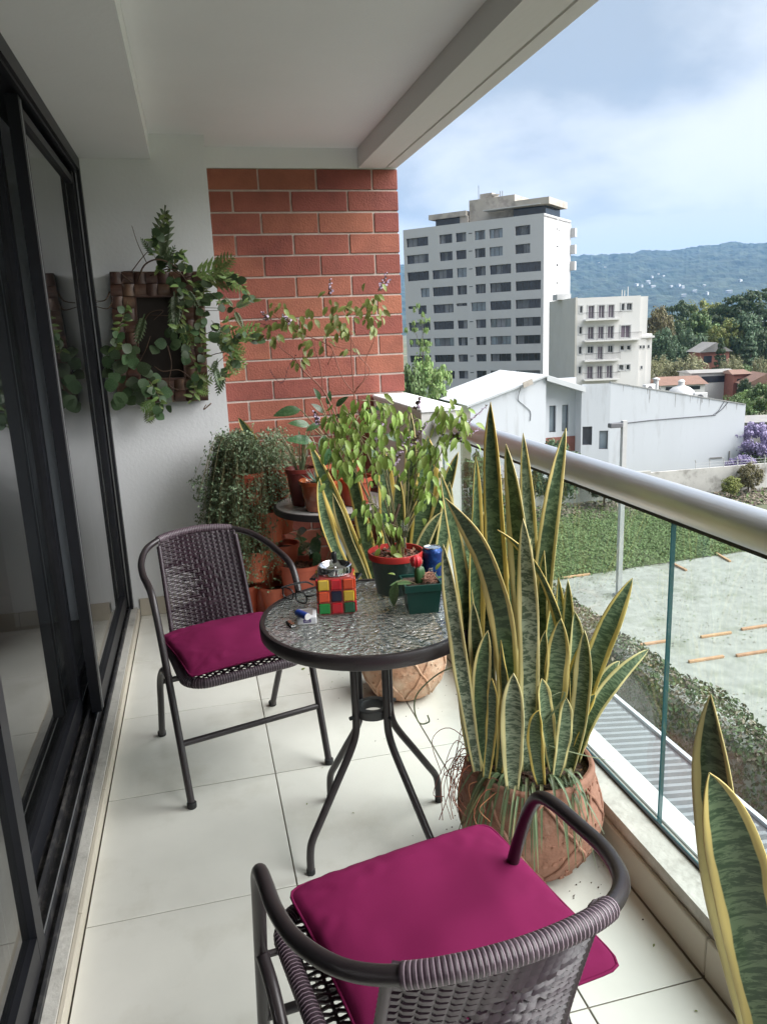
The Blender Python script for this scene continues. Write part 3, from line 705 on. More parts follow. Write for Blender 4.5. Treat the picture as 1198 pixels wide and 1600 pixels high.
# ivy wall
iv = thing('garden_wall', 'low dark boundary wall smothered in creeper beside the corrugated roof', 'wall', (12.0, 16, G))
b = MB(); b.box(11.75, 12.15, 3, 29.5, G, -8.35); obj('wall_face', b, M_oldwall, iv)
M_ivy = mat('creeper_leaf', (.10, .135, .06), .7, var=.2, vs=5, rnd=.5, island=True, trans=.2)
M_ivyd = mat('dry_creeper', (.18, .145, .11), .8, var=.2, vs=5, rnd=.4, island=True)
def leaf_cloud(n, sampler, size, mi_prob=0., droop=.0):
    b = MB()
    for _ in range(n):
        c, nrm_ = sampler(); nrm_ = (Vector(nrm_) + Vector((R.uniform(-1, 1), R.uniform(-1, 1), R.uniform(-1, 1))) * .8).normalized()
        t = nrm_.orthogonal().normalized(); t.rotate(Matrix.Rotation(R.uniform(0, 6.28), 3, nrm_)); s = nrm_.cross(t); k = size * R.uniform(.6, 1.35)
        c = Vector(c)
        b.add([c - t * k, c + s * k * .5 + nrm_ * k * .12, c + t * k, c - s * k * .5 + nrm_ * k * .12], [(0, 1, 2, 3)], 1 if R.random() < mi_prob else 0)
    return b
def ivy_s():
    y = R.uniform(3, 30); bulge = .35 + .55 * (mnoise.noise(Vector((y * .35, 0, 3))) + .5)
    a = R.random()
    if a < .55:
        th = R.uniform(-.5, pi + .2); rr = bulge * R.uniform(.6, 1.05)
        return (11.95 + cos(th) * rr * 1.2, y, -8.45 + sin(th) * rr * .75), (cos(th), 0, sin(th))
    z = -8.5 - 2.4 * R.random() ** .8
    return (11.70 - R.uniform(0, .18), y, z), (-1, 0, .3)
o = obj('creeper', leaf_cloud(26000, ivy_s, .075, .38), [M_ivy, M_ivyd], iv); o['kind'] = 'stuff'

# grass / ground cover
M_grass = mat('ground_cover_leaf', (.14, .195, .07), .75, var=.2, vs=3, rnd=.3, island=True, trans=.2)
poly = [(12.3, 33.3), (22, 34.1), (29.2, 34.6), (31.6, 38), (31, 42), (25, 46), (12.3, 47.5)]
def inside(x, y):
    r_ = False; j = len(poly) - 1
    for i in range(len(poly)):
        xi, yi = poly[i]; xj, yj = poly[j]
        if (yi > y) != (yj > y) and x < (xj - xi) * (y - yi) / (yj - yi) + xi: r_ = not r_
        j = i
    return r_
def grass_s():
    while True:
        x, y = R.uniform(12.3, 31.6), R.uniform(33.3, 47.5)
        if inside(x + R.gauss(0, .25), y + R.gauss(0, .25)): break
    return (x, y, G + .04 + .16 * R.random() + .08 * mnoise.noise(Vector((x, y, 0)))), (0, -.4, 1)
o = put(obj('ground_cover', leaf_cloud(36000, grass_s, .09, 0), [M_grass, M_ivyd]), 'dense low green ground cover between gravel lot and boundary wall', 'ground cover', kind='stuff')
b = MB(); b.add([(x, y, G + .012) for x, y in poly], [tuple(range(len(poly)))]); put(obj('grass_ground', b, mat('green_soil', (.09, .125, .045), .95, var=.3, vs=1)), kind='structure')
def litter_s():
    y = R.uniform(43, 47.5); return (R.uniform(16, 45), y, G + .05 + (y - 43) * .05), (0, -.3, 1)
put(obj('dry_litter', leaf_cloud(5000, litter_s, .16, .75), [M_grass, M_ivyd]), 'brown dry litter and weeds along the foot of the old boundary wall', 'litter', kind='stuff')

def lotl_s():
    while True:
        x, y = R.uniform(12.4, 34), R.uniform(14, 34.5)
        if mnoise.noise(Vector((x * .25, y * .5, 4))) + R.uniform(-.35, .35) > .12: break
    return (x, y, G + .02), (0, 0, 3)
put(obj('lot_litter', leaf_cloud(2600, lotl_s, .045, .6), [M_grass, M_ivyd]), 'scattered weeds and dead leaves strewn over the pale gravel lot', 'litter', kind='stuff')
# ------------------------------------------------------------------ trees
def crown_mesh(seed, n_cl, n_lf, shape, size, mats, name='crown', clr=.16, flatten=1.0):
    rr = random.Random(seed); b = MB()
    for _ in range(n_cl):
        c = Vector(shape(rr)); cr_ = clr * rr.uniform(.6, 1.3)
        for _ in range(n_lf):
            d_ = Vector((rr.gauss(0, 1), rr.gauss(0, 1), rr.gauss(0, 1) * flatten)); d_.normalize()
            p_ = c + Vector((d_.x, d_.y, d_.z * flatten)) * cr_ * rr.random() ** .4
            nrm_ = (d_ + Vector((rr.uniform(-1, 1), rr.uniform(-1, 1), rr.uniform(-.4, 1))) * .7).normalized()
            t = nrm_.orthogonal().normalized(); t.rotate(Matrix.Rotation(rr.uniform(0, 6.28), 3, nrm_)); s = nrm_.cross(t); k = size * rr.uniform(.6, 1.4)
            b.add([p_ - t * k, p_ + s * k * .55, p_ + t * k, p_ - s * k * .55], [(0, 1, 2, 3)])
    return b
def ell(rr, rx=.5, z0=.25, z1=1.0, skirt=0.):
    while True:
        x, y, z = rr.uniform(-1, 1), rr.uniform(-1, 1), rr.uniform(-1, 1); q = x * x + y * y + z * z
        if .25 < q < 1: break
    return (x * rx, y * rx, (z0 + z1) / 2 + z * (z1 - z0) / 2)
def cone(rr):
    t = rr.random() ** .8; a = rr.uniform(0, 2 * pi); r_ = (.06 + .42 * (1 - t)) * rr.uniform(.45, 1)
    tier = round(t * 9) / 9
    return (cos(a) * r_, sin(a) * r_, .12 + .86 * (tier * .7 + t * .3) - r_ * .12)
def layered(rr):
    tier = rr.choice((.38, .5, .62, .74, .85, .94)); a = rr.uniform(0, 2 * pi); r_ = (.18 + .42 * sin(pi * min(1, (1.05 - tier) * 1.5))) * rr.random() ** .5
    return (cos(a) * r_, sin(a) * r_, tier + rr.gauss(0, .035) - r_ * .12)
def trunk_mesh(seed, h=.5, r=.03, limbs=5):
    rr = random.Random(seed); b = MB()
    b.tube(spline([(0, 0, 0), (rr.uniform(-.01, .01), rr.uniform(-.01, .01), h * .5), (rr.uniform(-.03, .03), rr.uniform(-.03, .03), h), (rr.uniform(-.04, .04), 0, h * 1.5)], 4), [r * (1.2 - .9 * i / 12) for i in range(13)], 7)
    for _ in range(limbs):
        a = rr.uniform(0, 6.28); z = rr.uniform(.5, 1.1) * h; l = rr.uniform(.15, .32)
        b.tube([(0, 0, z), (cos(a) * l * .5, sin(a) * l * .5, z + l * .5), (cos(a) * l, sin(a) * l, z + l * .8)], [r * .5, r * .35, r * .12], 5)
    return b
def lm(name, c, rnd=.4, tr=.18): return mat(name, c, .7, var=.3, vs=2.5, rnd=rnd, island=True, trans=tr)
M_bark = mat('bark', (.09, .07, .055), .9, var=.3, vs=6, stretch=(1, 1, .2), bump=1, bs=20)
L_dark = lm('dark_evergreen_leaf', (.055, .085, .035)); L_mid = lm('mid_green_leaf', (.11, .165, .055)); L_yel = lm('yellow_green_leaf', (.22, .24, .07))
L_wil = lm('grey_willow_leaf', (.24, .24, .13)); L_bri = lm('bright_tree_leaf', (.20, .29, .09)); L_wis = lm('purple_blossom', (.29, .25, .40), .3); L_bro = lm('olive_brown_leaf', (.17, .15, .075)); L_blu = lm('blue_green_leaf', (.09, .14, .075))
TMESH = {}
def tmesh(kind):
    if kind in TMESH: return TMESH[kind]
    ci = {'round': lambda: crown_mesh(1, 110, 55, lambda r: ell(r, .42, .28, .98), .026, None, clr=.10),
          'round2': lambda: crown_mesh(5, 120, 50, lambda r: ell(r, .46, .2, .97), .024, None, clr=.085),
          'cone': lambda: crown_mesh(2, 150, 40, cone, .024, None, clr=.07, flatten=.6),
          'airy': lambda: crown_mesh(6, 34, 34, lambda r: (r.gauss(0, .14), r.gauss(0, .14), r.choice((.55, .62, .7, .76, .84, .9, .96)) + r.gauss(0, .015)), .018, None, clr=.07, flatten=.3),
          'layer': lambda: crown_mesh(3, 170, 50, layered, .021, None, clr=.095, flatten=.5),
          'willow': lambda: crown_mesh(4, 130, 50, lambda r: ell(r, .5, .15, .98), .022, None, clr=.08, flatten=1.6)}[kind]()
    TMESH[kind] = (ci, trunk_mesh(hash(kind) % 97 if False else len(kind), .45 if kind != 'airy' else .62, .028 if kind != 'airy' else .012))
    return TMESH[kind]
CM = {}
def tree(name, label, px, top, base_z, y, wpx, kind, leaf, group=None, x=None):
    pt = at(px, top, y); h = pt.z - base_z; d = (pt - CAM).length; wm = wpx / FPX * d * .97
    cb_, tb_ = tmesh(kind)
    key = (kind, leaf.name)
    if key not in CM: CM[key] = (cb_.mesh('crown', leaf), tb_.mesh('trunk', M_bark, True))
    t = thing(name, label, 'tree', (pt.x, pt.y, base_z), group, R.uniform(0, 6.28))
    for nm, me in zip(('crown', 'trunk'), CM[key]):
        o = obj(nm, None, None, t, local=True, me=me); o.scale = (wm, wm, h)
    return t
GT = 'trees around the houses beyond the warehouse'
tree('olive_tree', 'brownish olive tree just right of the cream apartment block', 1030, 482, G, 128, 55, 'round', L_bro, GT)
tree('evergreen_tree', 'dark flat-topped evergreen left of the yellow-green tree beyond the warehouse', 1062, 470, G, 150, 60, 'layer', L_dark, GT)
tree('broadleaf_tree', 'yellow-green broad tree rising behind the dark evergreens', 1102, 468, G, 175, 90, 'round2', L_yel, GT)
tree('tall_cypress', 'tallest dark layered conifer of the wood beyond the houses', 1188, 452, G, 140, 120, 'layer', L_dark, GT)
tree('tall_cypress', 'dark layered conifer just left of the tallest conifer', 1140, 472, G, 146, 85, 'layer', L_dark, GT)
tree('broadleaf_tree', 'mid-green round tree beside the cream apartment block behind the willows', 1040, 515, G, 118, 58, 'round', L_blu, GT)
tree('broadleaf_tree', 'mid-green round tree between the brick house and the cream apartment block', 1078, 512, G, 121, 60, 'round2', L_blu, GT)
tree('broadleaf_tree', 'olive-yellow bushy tree above the roof of the brick house', 1112, 512, G, 135, 64, 'round', L_mid, GT)
tree('pointed_conifer', 'pointed dark conifer standing right of the brick house', 1127, 528, G, 108, 36, 'cone', L_dark, GT)
tree('pointed_conifer', 'broad blue-green conifer above the red-roofed villa', 1172, 525, G, 112, 58, 'cone', L_blu, GT)
tree('broadleaf_tree', 'dark round tree at the edge of the wood behind the villa', 1196, 520, G, 124, 50, 'round', L_dark, GT)
tree('pale_willow', 'pale grey-green willow against the cream apartment block', 1036, 559, G, 104, 56, 'willow', L_wil, GT)
tree('pale_willow', 'broad pale willow in front of the brick house', 1076, 557, G, 103, 64, 'willow', L_wil, GT)
tree('pale_willow', 'small pale willow beside the white garage', 1144, 558, G, 100, 40, 'willow', L_wil, GT)
tree('pale_willow', 'pale willow behind the red villa roof', 1190, 560, G, 108, 36, 'willow', L_wil, GT)
tree('broadleaf_tree', 'low bright green hedge tree behind the far end of the warehouse', 1150, 616, G, 70, 60, 'round2', L_mid, GT)
tree('broadleaf_tree', 'green tree in front of the villa at the end of the warehouse', 1190, 600, G, 76, 48, 'round', L_mid, GT)
tree('small_palm_like_tree', 'small dark tree beside the red villa gable', 1165, 592, G, 88, 26, 'round', L_dark, GT)
tree('broadleaf_tree', 'big light green tree between the brick wall and the tower', 668, 552, G, 62, 90, 'round2', L_bri)
tree('broadleaf_tree', 'mid-green tree filling in behind the pier coping', 640, 575, G, 58, 70, 'round', L_mid)
tree('slender_tree', 'slender airy tree rising in front of the tower windows', 657, 474, G, 70, 60, 'airy', L_bri)
tree('bushy_tree', 'grey-green bushy tree seen through the balustrade glass by the old wall', 868, 690, G, 44, 95, 'round', lm('grey_green_leaf', (.10, .15, .075)))
tree('bushy_tree', 'leafy green tree seen through the balustrade glass near the pier', 742, 705, G, 40, 110, 'round2', L_mid)
tree('bushy_tree', 'dark clipped shrub against the old boundary wall below the warehouse', 945, 742, G + .2, 46, 60, 'round', L_dark)
tree('broadleaf_tree', 'deep green rounded tree behind the pointed conifer and brick house', 1092, 490, G, 138, 70, 'round', L_mid, GT)
tree('broadleaf_tree', 'yellowish rounded tree in the middle of the wood left of the tallest conifer', 1135, 498, G, 130, 62, 'round2', L_yel, GT)
tree('broadleaf_tree', 'tall mid-green tree under the tallest layered conifer', 1165, 490, G, 128, 66, 'round', L_blu, GT)
tree('broadleaf_tree', 'dark rounded tree filling the wood beside the apartment block', 1052, 500, G, 132, 56, 'round2', L_dark, GT)
tree('broadleaf_tree', 'bright bushy tree between the garage and the pink villa', 1160, 570, G, 101, 40, 'round', L_mid, GT)
tree('broadleaf_tree', 'broad green tree hiding the villa behind the end of the warehouse', 1180, 606, G, 84, 54, 'round2', L_bri, GT)
# wisteria-like flowering trees at the end of the warehouse
def wisteria(px, top, y, w_, label):
    t = tree('flowering_tree', label, px, top, G, y, w_, 'round', L_wis, 'purple flowering trees'); 
    cm_ = crown_mesh(17, 40, 40, lambda r: ell(r, .42, .05, .6), .026, None, clr=.10).mesh('green_foliage', L_mid)
    o = obj('green_foliage', None, None, t, local=True, me=cm_); o.scale = t.children[0].scale
wisteria(1180, 662, 52, 74, 'purple flowering tree hanging over the end of the warehouse')
wisteria(1160, 712, 49, 52, 'smaller purple flowering shrub at the foot of the warehouse end')
tree('broadleaf_tree', 'olive green shrub in front of the purple blossom', 1172, 722, G, 46, 42, 'round2', L_bro)
tree('broadleaf_tree', 'pale green shrub next to the old boundary wall end', 1143, 745, G, 45, 34, 'round', L_yel)

# ------------------------------------------------------------------ small houses
def house(label, px, base, y, wm, dm, hm, roof_h, wallm, roofm, rz=0., ridge='x', cat='house', name='house', nwin=2):
    p_ = at(px, base, y); t = thing(name, label, cat, (p_.x, p_.y, G), None, rz)
    zb = p_.z - G
    b = MB(); b.box(-wm / 2, wm / 2, -dm / 2, dm / 2, 0, zb + hm); obj('wall', b, wallm, t, local=True)
    b = MB(); e = .4; z0 = zb + hm + .003
    if ridge == 'x':
        b.add([(-wm / 2 - e, -dm / 2 - e, z0), (wm / 2 + e, -dm / 2 - e, z0), (wm / 2 + e, dm / 2 + e, z0), (-wm / 2 - e, dm / 2 + e, z0), (-wm / 2, 0, z0 + roof_h), (wm / 2, 0, z0 + roof_h)], [(0, 1, 5, 4), (2, 3, 4, 5), (1, 2, 5), (3, 0, 4), (3, 2, 1, 0)])
    else:
        b.add([(-wm / 2 - e, -dm / 2 - e, z0), (wm / 2 + e, -dm / 2 - e, z0), (wm / 2 + e, dm / 2 + e, z0), (-wm / 2 - e, dm / 2 + e, z0), (0, -dm / 2 - e, z0 + roof_h), (0, dm / 2 + e, z0 + roof_h)], [(0, 1, 4), (2, 3, 5), (1, 2, 5, 4), (3, 0, 4, 5), (3, 2, 1, 0)])
    obj('roof', b, roofm, t, local=True)
    for k in range(nwin):
        u = (k + .5) / nwin * wm - wm / 2; b = MB(); b.box(u - wm / nwin * .28, u + wm / nwin * .28, -dm / 2 - .04, -dm / 2 - .005, zb + hm * .3, zb + hm * .75); obj('window', b, M_win, t, local=True)
    return t
house('brick house with grey hipped roof half hidden among dark trees', 1106, 572, 112, 4.6, 5, 2.4, 1.5, M_redb, M_greyroof, -.25, 'y')
house('low cream house with clay tile roof behind the white dome', 1056, 610, 96, 6.0, 5, 1.0, 1.0, M_apt, M_rooft, -.25)
house('white garage with flat dark opening between pale willows', 1103, 602, 98, 6.2, 5, 2.0, .3, M_framew, M_greyroof, -.25, nwin=1, cat='garage', name='garage')
house('pink villa with red-trimmed gable roof beside the small dark tree', 1184, 615, 90, 4.6, 5, 1.5, 1.4, mat('pink_render', (.50, .38, .34), .8), M_rooft, -.35, 'y')
house('small red-walled house left of the pink villa', 1147, 612, 94, 2.2, 4, 2.6, .5, M_redb, M_rooft, -.25, nwin=1)
house('low building with grey flat roofs beyond the purple blossom', 1186, 680, 64, 6, 4, 1.6, .4, M_greyroof, M_greyroof, -.3, nwin=2)
dm_ = thing('white_dome', 'white domed roof lantern rising behind the warehouse parapet', 'dome', (*at(1063, 625, 62).xy, -7.7))
c_ = dm_.location
b = MB(); b.lathe([(1.25, 0), (1.25, 2.45), (1.1, 2.8), (.75, 3.1), (.3, 3.28), (.28, 3.32)], 24, c_); obj('dome_shell', b, M_framew, dm_, True, 40)
b = MB(); b.lathe([(.27, 3.32), (.27, 3.62), (.33, 3.64), (.16, 3.8), (0, 3.84)], 12, c_); obj('lantern', b, M_framew, dm_, True, 40)
b = MB(); b.lathe([(.22, 2.0), (.22, 4.1), (.32, 4.12), (.32, 4.25), (0, 4.35)], 10, c_ + Vector((-2.6, 0, -.2))); obj('chimney', b, M_framew, dm_)

# ------------------------------------------------------------------ mountains
M_mtn = mat('forested_slope', (.022, .038, .022), .95, var=.6, vs=.03, alt=(.055, .07, .04), alts=.008, altw=(.45, .7))
def ridge(a):
    v = 0
    for k, (f_, am) in enumerate(((3.1, .12), (7.3, .16), (17, .10), (41, .05), (97, .05), (210, .06), (520, .07))): v += am * mnoise.noise(Vector((a * f_ + 4.1, k * 3.3, 0)))
    return v
b = MB(); NA, NR = 760, 120
vs = []
for j in range(NR + 1):
    t = j / NR; rad = 1500 + 3200 * t
    for i in range(NA + 1):
        a = radians(-48 + 112 * i / NA)
        prof_ = min(1, t / .8); prof_ = prof_ * prof_ * (3 - 2 * prof_)
        if t > .8: prof_ *= 1 - (t - .8) * 1.2
        X_, Y_ = sin(a) * rad, cos(a) * rad
        hgt = 335 + 24 * ridge(a) * 2 * t + (7 * mnoise.noise(Vector((X_ * .0022, Y_ * .0022, 1))) + 18 * mnoise.noise(Vector((X_ * .006, Y_ * .006, 5)))) * (.3 + t)
        z = G - 6 + hgt * prof_ * (rad / 4060) * 1.0 + (8 * mnoise.noise(Vector((X_ * .018, Y_ * .018, 2)))) + 5 * mnoise.noise(Vector((X_ * .05, Y_ * .05, 2)))
        vs.append((sin(a) * rad, cos(a) * rad, z))
fs = [(j * (NA + 1) + i, j * (NA + 1) + i + 1, (j + 1) * (NA + 1) + i + 1, (j + 1) * (NA + 1) + i) for j in range(NR) for i in range(NA)]
b.add(vs, [tuple(reversed(f)) for f in fs])
mt = put(obj('mountains', b, M_mtn), kind='structure')
# a few pale houses on the slope (merged far specks are single small boxes)
hv = vs
def slope_z(a, rad):
    t = (rad - 1500) / 3200; j = max(0, min(NR, round(t * NR))); i = max(0, min(NA, round((math.degrees(a) + 48) / 112 * NA)))
    return hv[j * (NA + 1) + i][2]
hb = MB(); hb.box(-7, 7, -6, 6, -12, 6); hb.add([(-8, -7, 6.1), (8, -7, 6.1), (8, 7, 6.1), (-8, 7, 6.1), (-7, 0, 9), (7, 0, 9)], [(0, 1, 5, 4), (2, 3, 4, 5), (1, 2, 5), (3, 0, 4)])
hme = hb.mesh('hillside_house', M_framew)
for (px, py) in [(925, 405), (935, 412), (945, 418), (922, 407), (994, 448), (1002, 449), (1012, 438), (1018, 437), (1028, 430), (1060, 447), (1066, 450), (1048, 447), (1036, 431), (1085, 457), (1100, 447), (1104, 461), (1135, 458), (1140, 456), (1180, 455), (1068, 462), (1014, 445), (1020, 447), (1156, 440)]:
    d_ = ray(px, py); a = math.atan2(d_.x, d_.y); hor = math.hypot(d_.x, d_.y); el = d_.z / hor
    best = None
    for k in range(60):
        rad = 1800 + k * 45
        e_ = abs((slope_z(a, rad) - CAM.z) / rad - el)
        if best is None or e_ < best[0]: best = (e_, rad)
    rad = best[1]
    o = bpy.data.objects.new('hillside_house', hme); COL.objects.link(o); s_ = R.uniform(.4, .8)
    o.location = (sin(a) * rad, cos(a) * rad, slope_z(a, rad) + 3); o.scale = (s_ * R.uniform(.8, 1.5), s_, s_ * .7); o.rotation_euler = (0, 0, R.uniform(-.6, .6))
    put(o, 'tiny pale house on the forested mountain slope', 'house', 'houses on the mountain slope')

# haze: one closed box of thin blue air
hz = MB(); hz.box(-5200, 5200, -60, 5200, G - 14, 520)
mh, nt = nodes_of('haze_air')
o_ = N(nt, 'ShaderNodeOutputMaterial'); pv = N(nt, 'ShaderNodeVolumePrincipled')
pv.inputs['Color'].default_value = (.27, .56, 1, 1); pv.inputs['Density'].default_value = 1.0e-4; pv.inputs['Anisotropy'].default_value = .0
L(nt, pv.outputs[0], o_.inputs['Volume'])
put(obj('haze', hz, mh), kind='stuff')
# ------------------------------------------------------------------ wicker bistro chairs
M_tube = mat('bronze_tube', (.024, .018, .020), .38, var=.12, vs=9, spec=.55)
M_wick = mat('purple_wicker', (.033, .018, .027), .42, var=.3, vs=30, alt=(.056, .038, .048), alts=24, altw=(.5, .7), spec=.6)
M_wickl = mat('pale_wicker_edge', (.30, .23, .27), .5, var=.2, vs=40)
M_cush = mat('magenta_fabric', (.175, .008, .062), .85, var=.09, vs=4, bump=.12, bs=900, spec=.2)
def chair(label, loc, rotz):
    t = thing('wicker_armchair', label, 'chair', loc, 'wicker bistro armchairs', rotz)
    def A(n, b, m, p=t, **k): return obj(n, b, m, p, smooth=True, angle=50, local=True, **k)
    RT = .0126
    for s in (-1, 1):
        b = MB(); b.tube([(s * .255, .275, .004), (s * .257, .205, .215), (s * .259, .132, .43)], RT, 12); lg = A('leg', b, M_tube)
        b = MB(); b.lathe([(.0150, 0), (.0165, .002), (.0165, .018), (.0150, .02)], 12, (s * .255, .2755, .001)); A('rubber_foot', b, M_gasket, lg)
        b = MB(); b.tube(spline([(s * .2575, .135, .425), (s * .253, .055, .418), (s * .250, -.03, .375), (s * .246, -.11, .30), (s * .240, -.19, .16), (s * .235, -.272, .004)], 5), RT, 12); lg = A('leg', b, M_tube)
        b = MB(); b.lathe([(.0150, 0), (.0165, .002), (.0165, .018), (.0150, .02)], 12, (s * .235, -.2715, .001)); A('rubber_foot', b, M_gasket, lg)
    half = [(.259, .132, .43), (.2605, .078, .58), (.262, .045, .655), (.262, .010, .695), (.262, -.045, .712), (.260, -.12, .722), (.247, -.21, .742), (.213, -.295, .765), (.165, -.345, .780), (.10, -.375, .791), (0, -.388, .796)]
    path = half + [(-x, y, z) for x, y, z in reversed(half[:-1])]
    sp = spline(path, 7)
    b = MB(); b.tube(sp, RT, 14); A('arm_hoop', b, M_tube)
    # wrapped part of the hoop
    wr = [p for p in sp if abs(p.x) < .154 and p.y < -.2]
    def resample(P, n):
        Ls = [0]
        for i in range(len(P) - 1): Ls.append(Ls[-1] + (P[i + 1] - P[i]).length)
        out = []; j = 0
        for k in range(n + 1):
            s_ = Ls[-1] * k / n
            while j < len(P) - 2 and Ls[j + 1] < s_: j += 1
            f = (s_ - Ls[j]) / max(1e-9, Ls[j + 1] - Ls[j]); out.append(P[j].lerp(P[j + 1], min(1, f)))
        return out
    NW = 44
    q = resample(wr, NW * 4)
    b = MB(); b.tube(q, [.0150 + .0012 * abs(sin(pi * i / 4)) for i in range(len(q))], 14); wb = A('wrap', b, M_wick)
    b = MB()
    for k in range(NW):
        c = q[k * 4]; tdir = (q[k * 4 + 1] - q[k * 4]).normalized()
        b.tube([c - tdir * .0007, c + tdir * .0007], .0160, 14)
    A('wrap_edge', b, M_wickl, wb)
    # stretcher and seat rods
    b = MB(); b.tube([(-.2565, .208, .205), (.2565, .208, .205)], .011, 10); A('stretcher', b, M_tube)
    b = MB(); b.tube([(-.247, -.105, .305), (.247, -.105, .305)], .010, 10); A('stretcher', b, M_tube)
    for s in (-1, 1):
        b = MB(); b.tube([(s * .259, .14, .412), (s * .19, .14, .412)], .007, 8); A('seat_rod', b, M_tube)
    # seat ring wrapped with cane
    ring = []
    hw, yf, yr, rc = .212, .232, -.225, .075
    for (cx, cy, a0) in ((hw - rc, yf - rc, 0), (-hw + rc, yf - rc, 90), (-hw + rc + .02, yr + rc, 180), (hw - rc - .02, yr + rc, 270)):
        for k in range(7):
            a = radians(a0 + 15 * k); ring.append(Vector((cx + rc * cos(a), cy + rc * sin(a), .414)))
    ring.append(ring[0].copy())
    q = resample(ring, 180 * 2)
    b = MB(); b.tube(q, [.0165 + .0016 * (i % 2) for i in range(len(q))], 10); sr = A('seat_ring', b, M_wick)
    b = MB()
    for k in range(0, 180):
        c = q[k * 2]; td = (q[k * 2 + 1] - c).normalized(); b.tube([c - td * .0006, c + td * .0006], .0178, 10)
    A('seat_ring_edge', b, M_wickl, sr)
    # woven seat
    b = MB()
    for k in range(34):
        y = yr + .012 + k * .0132
        b.tube([(x / 26 * .40 - .2, y, .414 - .012 * cos(pi * (x / 26 - .5)) + .0025 * (1 if (x + k) % 2 else -1)) for x in range(27)], .0052, 4, flat=.4)
    for k in range(14):
        x = -.19 + k * .0292
        b.tube([(x, yr + .01 + j / 12 * .44, .413 - .012 * cos(pi * (x / .4))) for j in range(13)], .0045, 4, flat=.5)
    A('seat_weave', b, M_wick)
    # woven backrest
    def S(u, s, off=0):
        wid = .151 + .008 * (1 - s)
        x = u * wid; y = -.225 + (-.383 + .225) * (s ** 1.1) + .048 * u * u * s + .012 * (1 - s) * u * u; z = .405 + .378 * s
        return Vector((x, y + off * .92, z + off * .38))
    b = MB(); NS = 15
    for k in range(46):
        s_ = .03 + .955 * k / 45; pts = []
        for j in range(NS * 2 + 1):
            u = -1 + 2 * j / (NS * 2); dia = abs((s_ - .52) * 3.2) + abs(u * 1.5)
            if dia < .85: o_ = .005 * (1 if ((j // 2 + k // 2) % 2) else -1)
            else: o_ = .0038 * (1 if ((j // 2 + k) % 2) else -1)
            pts.append(S(u, s_, o_))
        b.tube(pts, .0064, 4, flat=.42, up=(0, 1, .3))
    bk = A('backrest_weave', b, M_wick)
    b = MB()
    for j in range(NS + 1):
        u = -1 + 2 * j / NS; b.tube([S(u, k / 16) for k in range(17)], .0048, 4, flat=.5, up=(0, 1, 0))
    A('backrest_stake', b, M_wick, bk)
    for s in (-1, 1):
        b = MB(); pts = [S(s * 1.02, k / 60 * .955) for k in range(61)]; b.tube(pts, [.0085 + .0012 * (k % 2) for k in range(61)], 8); A('backrest_edge', b, M_wick, bk)
    return t
CH1 = (.034, 2.727, 0.0); CH1R = radians(194.4)
CH2 = (.290, 1.124, 0.0); CH2R = radians(5.5)
chair('dark wicker armchair facing out from the planted corner, left of the table', CH1, CH1R)
chair('dark wicker armchair seen from behind, its seat turned to the table', CH2, CH2R)
def cushion(label, loc, rotz, seed, w=.445, d=.43, h=.080, tilt=(0, 0)):
    rr = random.Random(seed); n = 40; b = MB()
    def plan(a, c):
        m_ = max(abs(a), abs(c)); r_ = (abs(a) ** 16 + abs(c) ** 16) ** (1 / 16) or 1; k = m_ / r_ if r_ > 1e-9 else 1
        pin = 1 - .03 * (1 - a * a) * abs(c) ** 3; pin2 = 1 - .03 * (1 - c * c) * abs(a) ** 3
        return a * w / 2 * pin2 * k, c * d / 2 * pin * k
    def pt(u, v, sgn):
        a, c = 2 * u - 1, 2 * v - 1
        a = math.copysign(abs(a) ** .8, a); c = math.copysign(abs(c) ** .8, c)
        puff = max(0, (1 - a * a)) ** .42 * max(0, (1 - c * c)) ** .42
        x, y = plan(a, c); wr = 0
        if sgn > 0:
            e = max(abs(a), abs(c)); wr = .010 * mnoise.noise(Vector((x * 9 + seed, y * 9, 0))) * puff + .011 * (e ** 3) * mnoise.noise(Vector((x * 38 + seed, y * 38, 3))) * puff
        z = (h / 2 if sgn > 0 else -h * .38) * puff + wr
        return (x, y, z + h * .40 - .006 * abs(a * c) ** 3)
    b.grid(lambda u, v: pt(u, v, 1), n, n); b.grid(lambda u, v: pt(1 - u, v, -1), n, n)
    seam = MB(); per = []
    for k in range(4):
        for j in range(20):
            q = -1 + 2 * j / 20; a, c = ((q, -1), (1, q), (-q, 1), (-1, -q))[k]; x, y = plan(a, c); per.append((x, y, h * .40 - .006 * abs(a * c) ** 3))
    per.append(per[0]); seam.tube(per, .0032, 6, cap=False)
    o = obj('seat_cushion', b, M_cush, None, smooth=True)
    o.location = loc; o.rotation_euler = (tilt[0], tilt[1], rotz)
    obj('seam_piping', seam, M_cush, o, smooth=True)
    return put(o, label, 'cushion', 'magenta seat cushions')
def chl(ch, r, x, y, z): return (ch[0] + x * cos(r) - y * sin(r), ch[1] + x * sin(r) + y * cos(r), z)
cushion('magenta square cushion on the chair facing out of the corner', chl(CH1, CH1R, -.01, .015, .424), CH1R + .03, 3)
cushion('magenta square cushion on the chair seen from behind, one corner jutting past the backrest', chl(CH2, CH2R, .072, .040, .424), CH2R + .09, 9, .475, .455, .085)

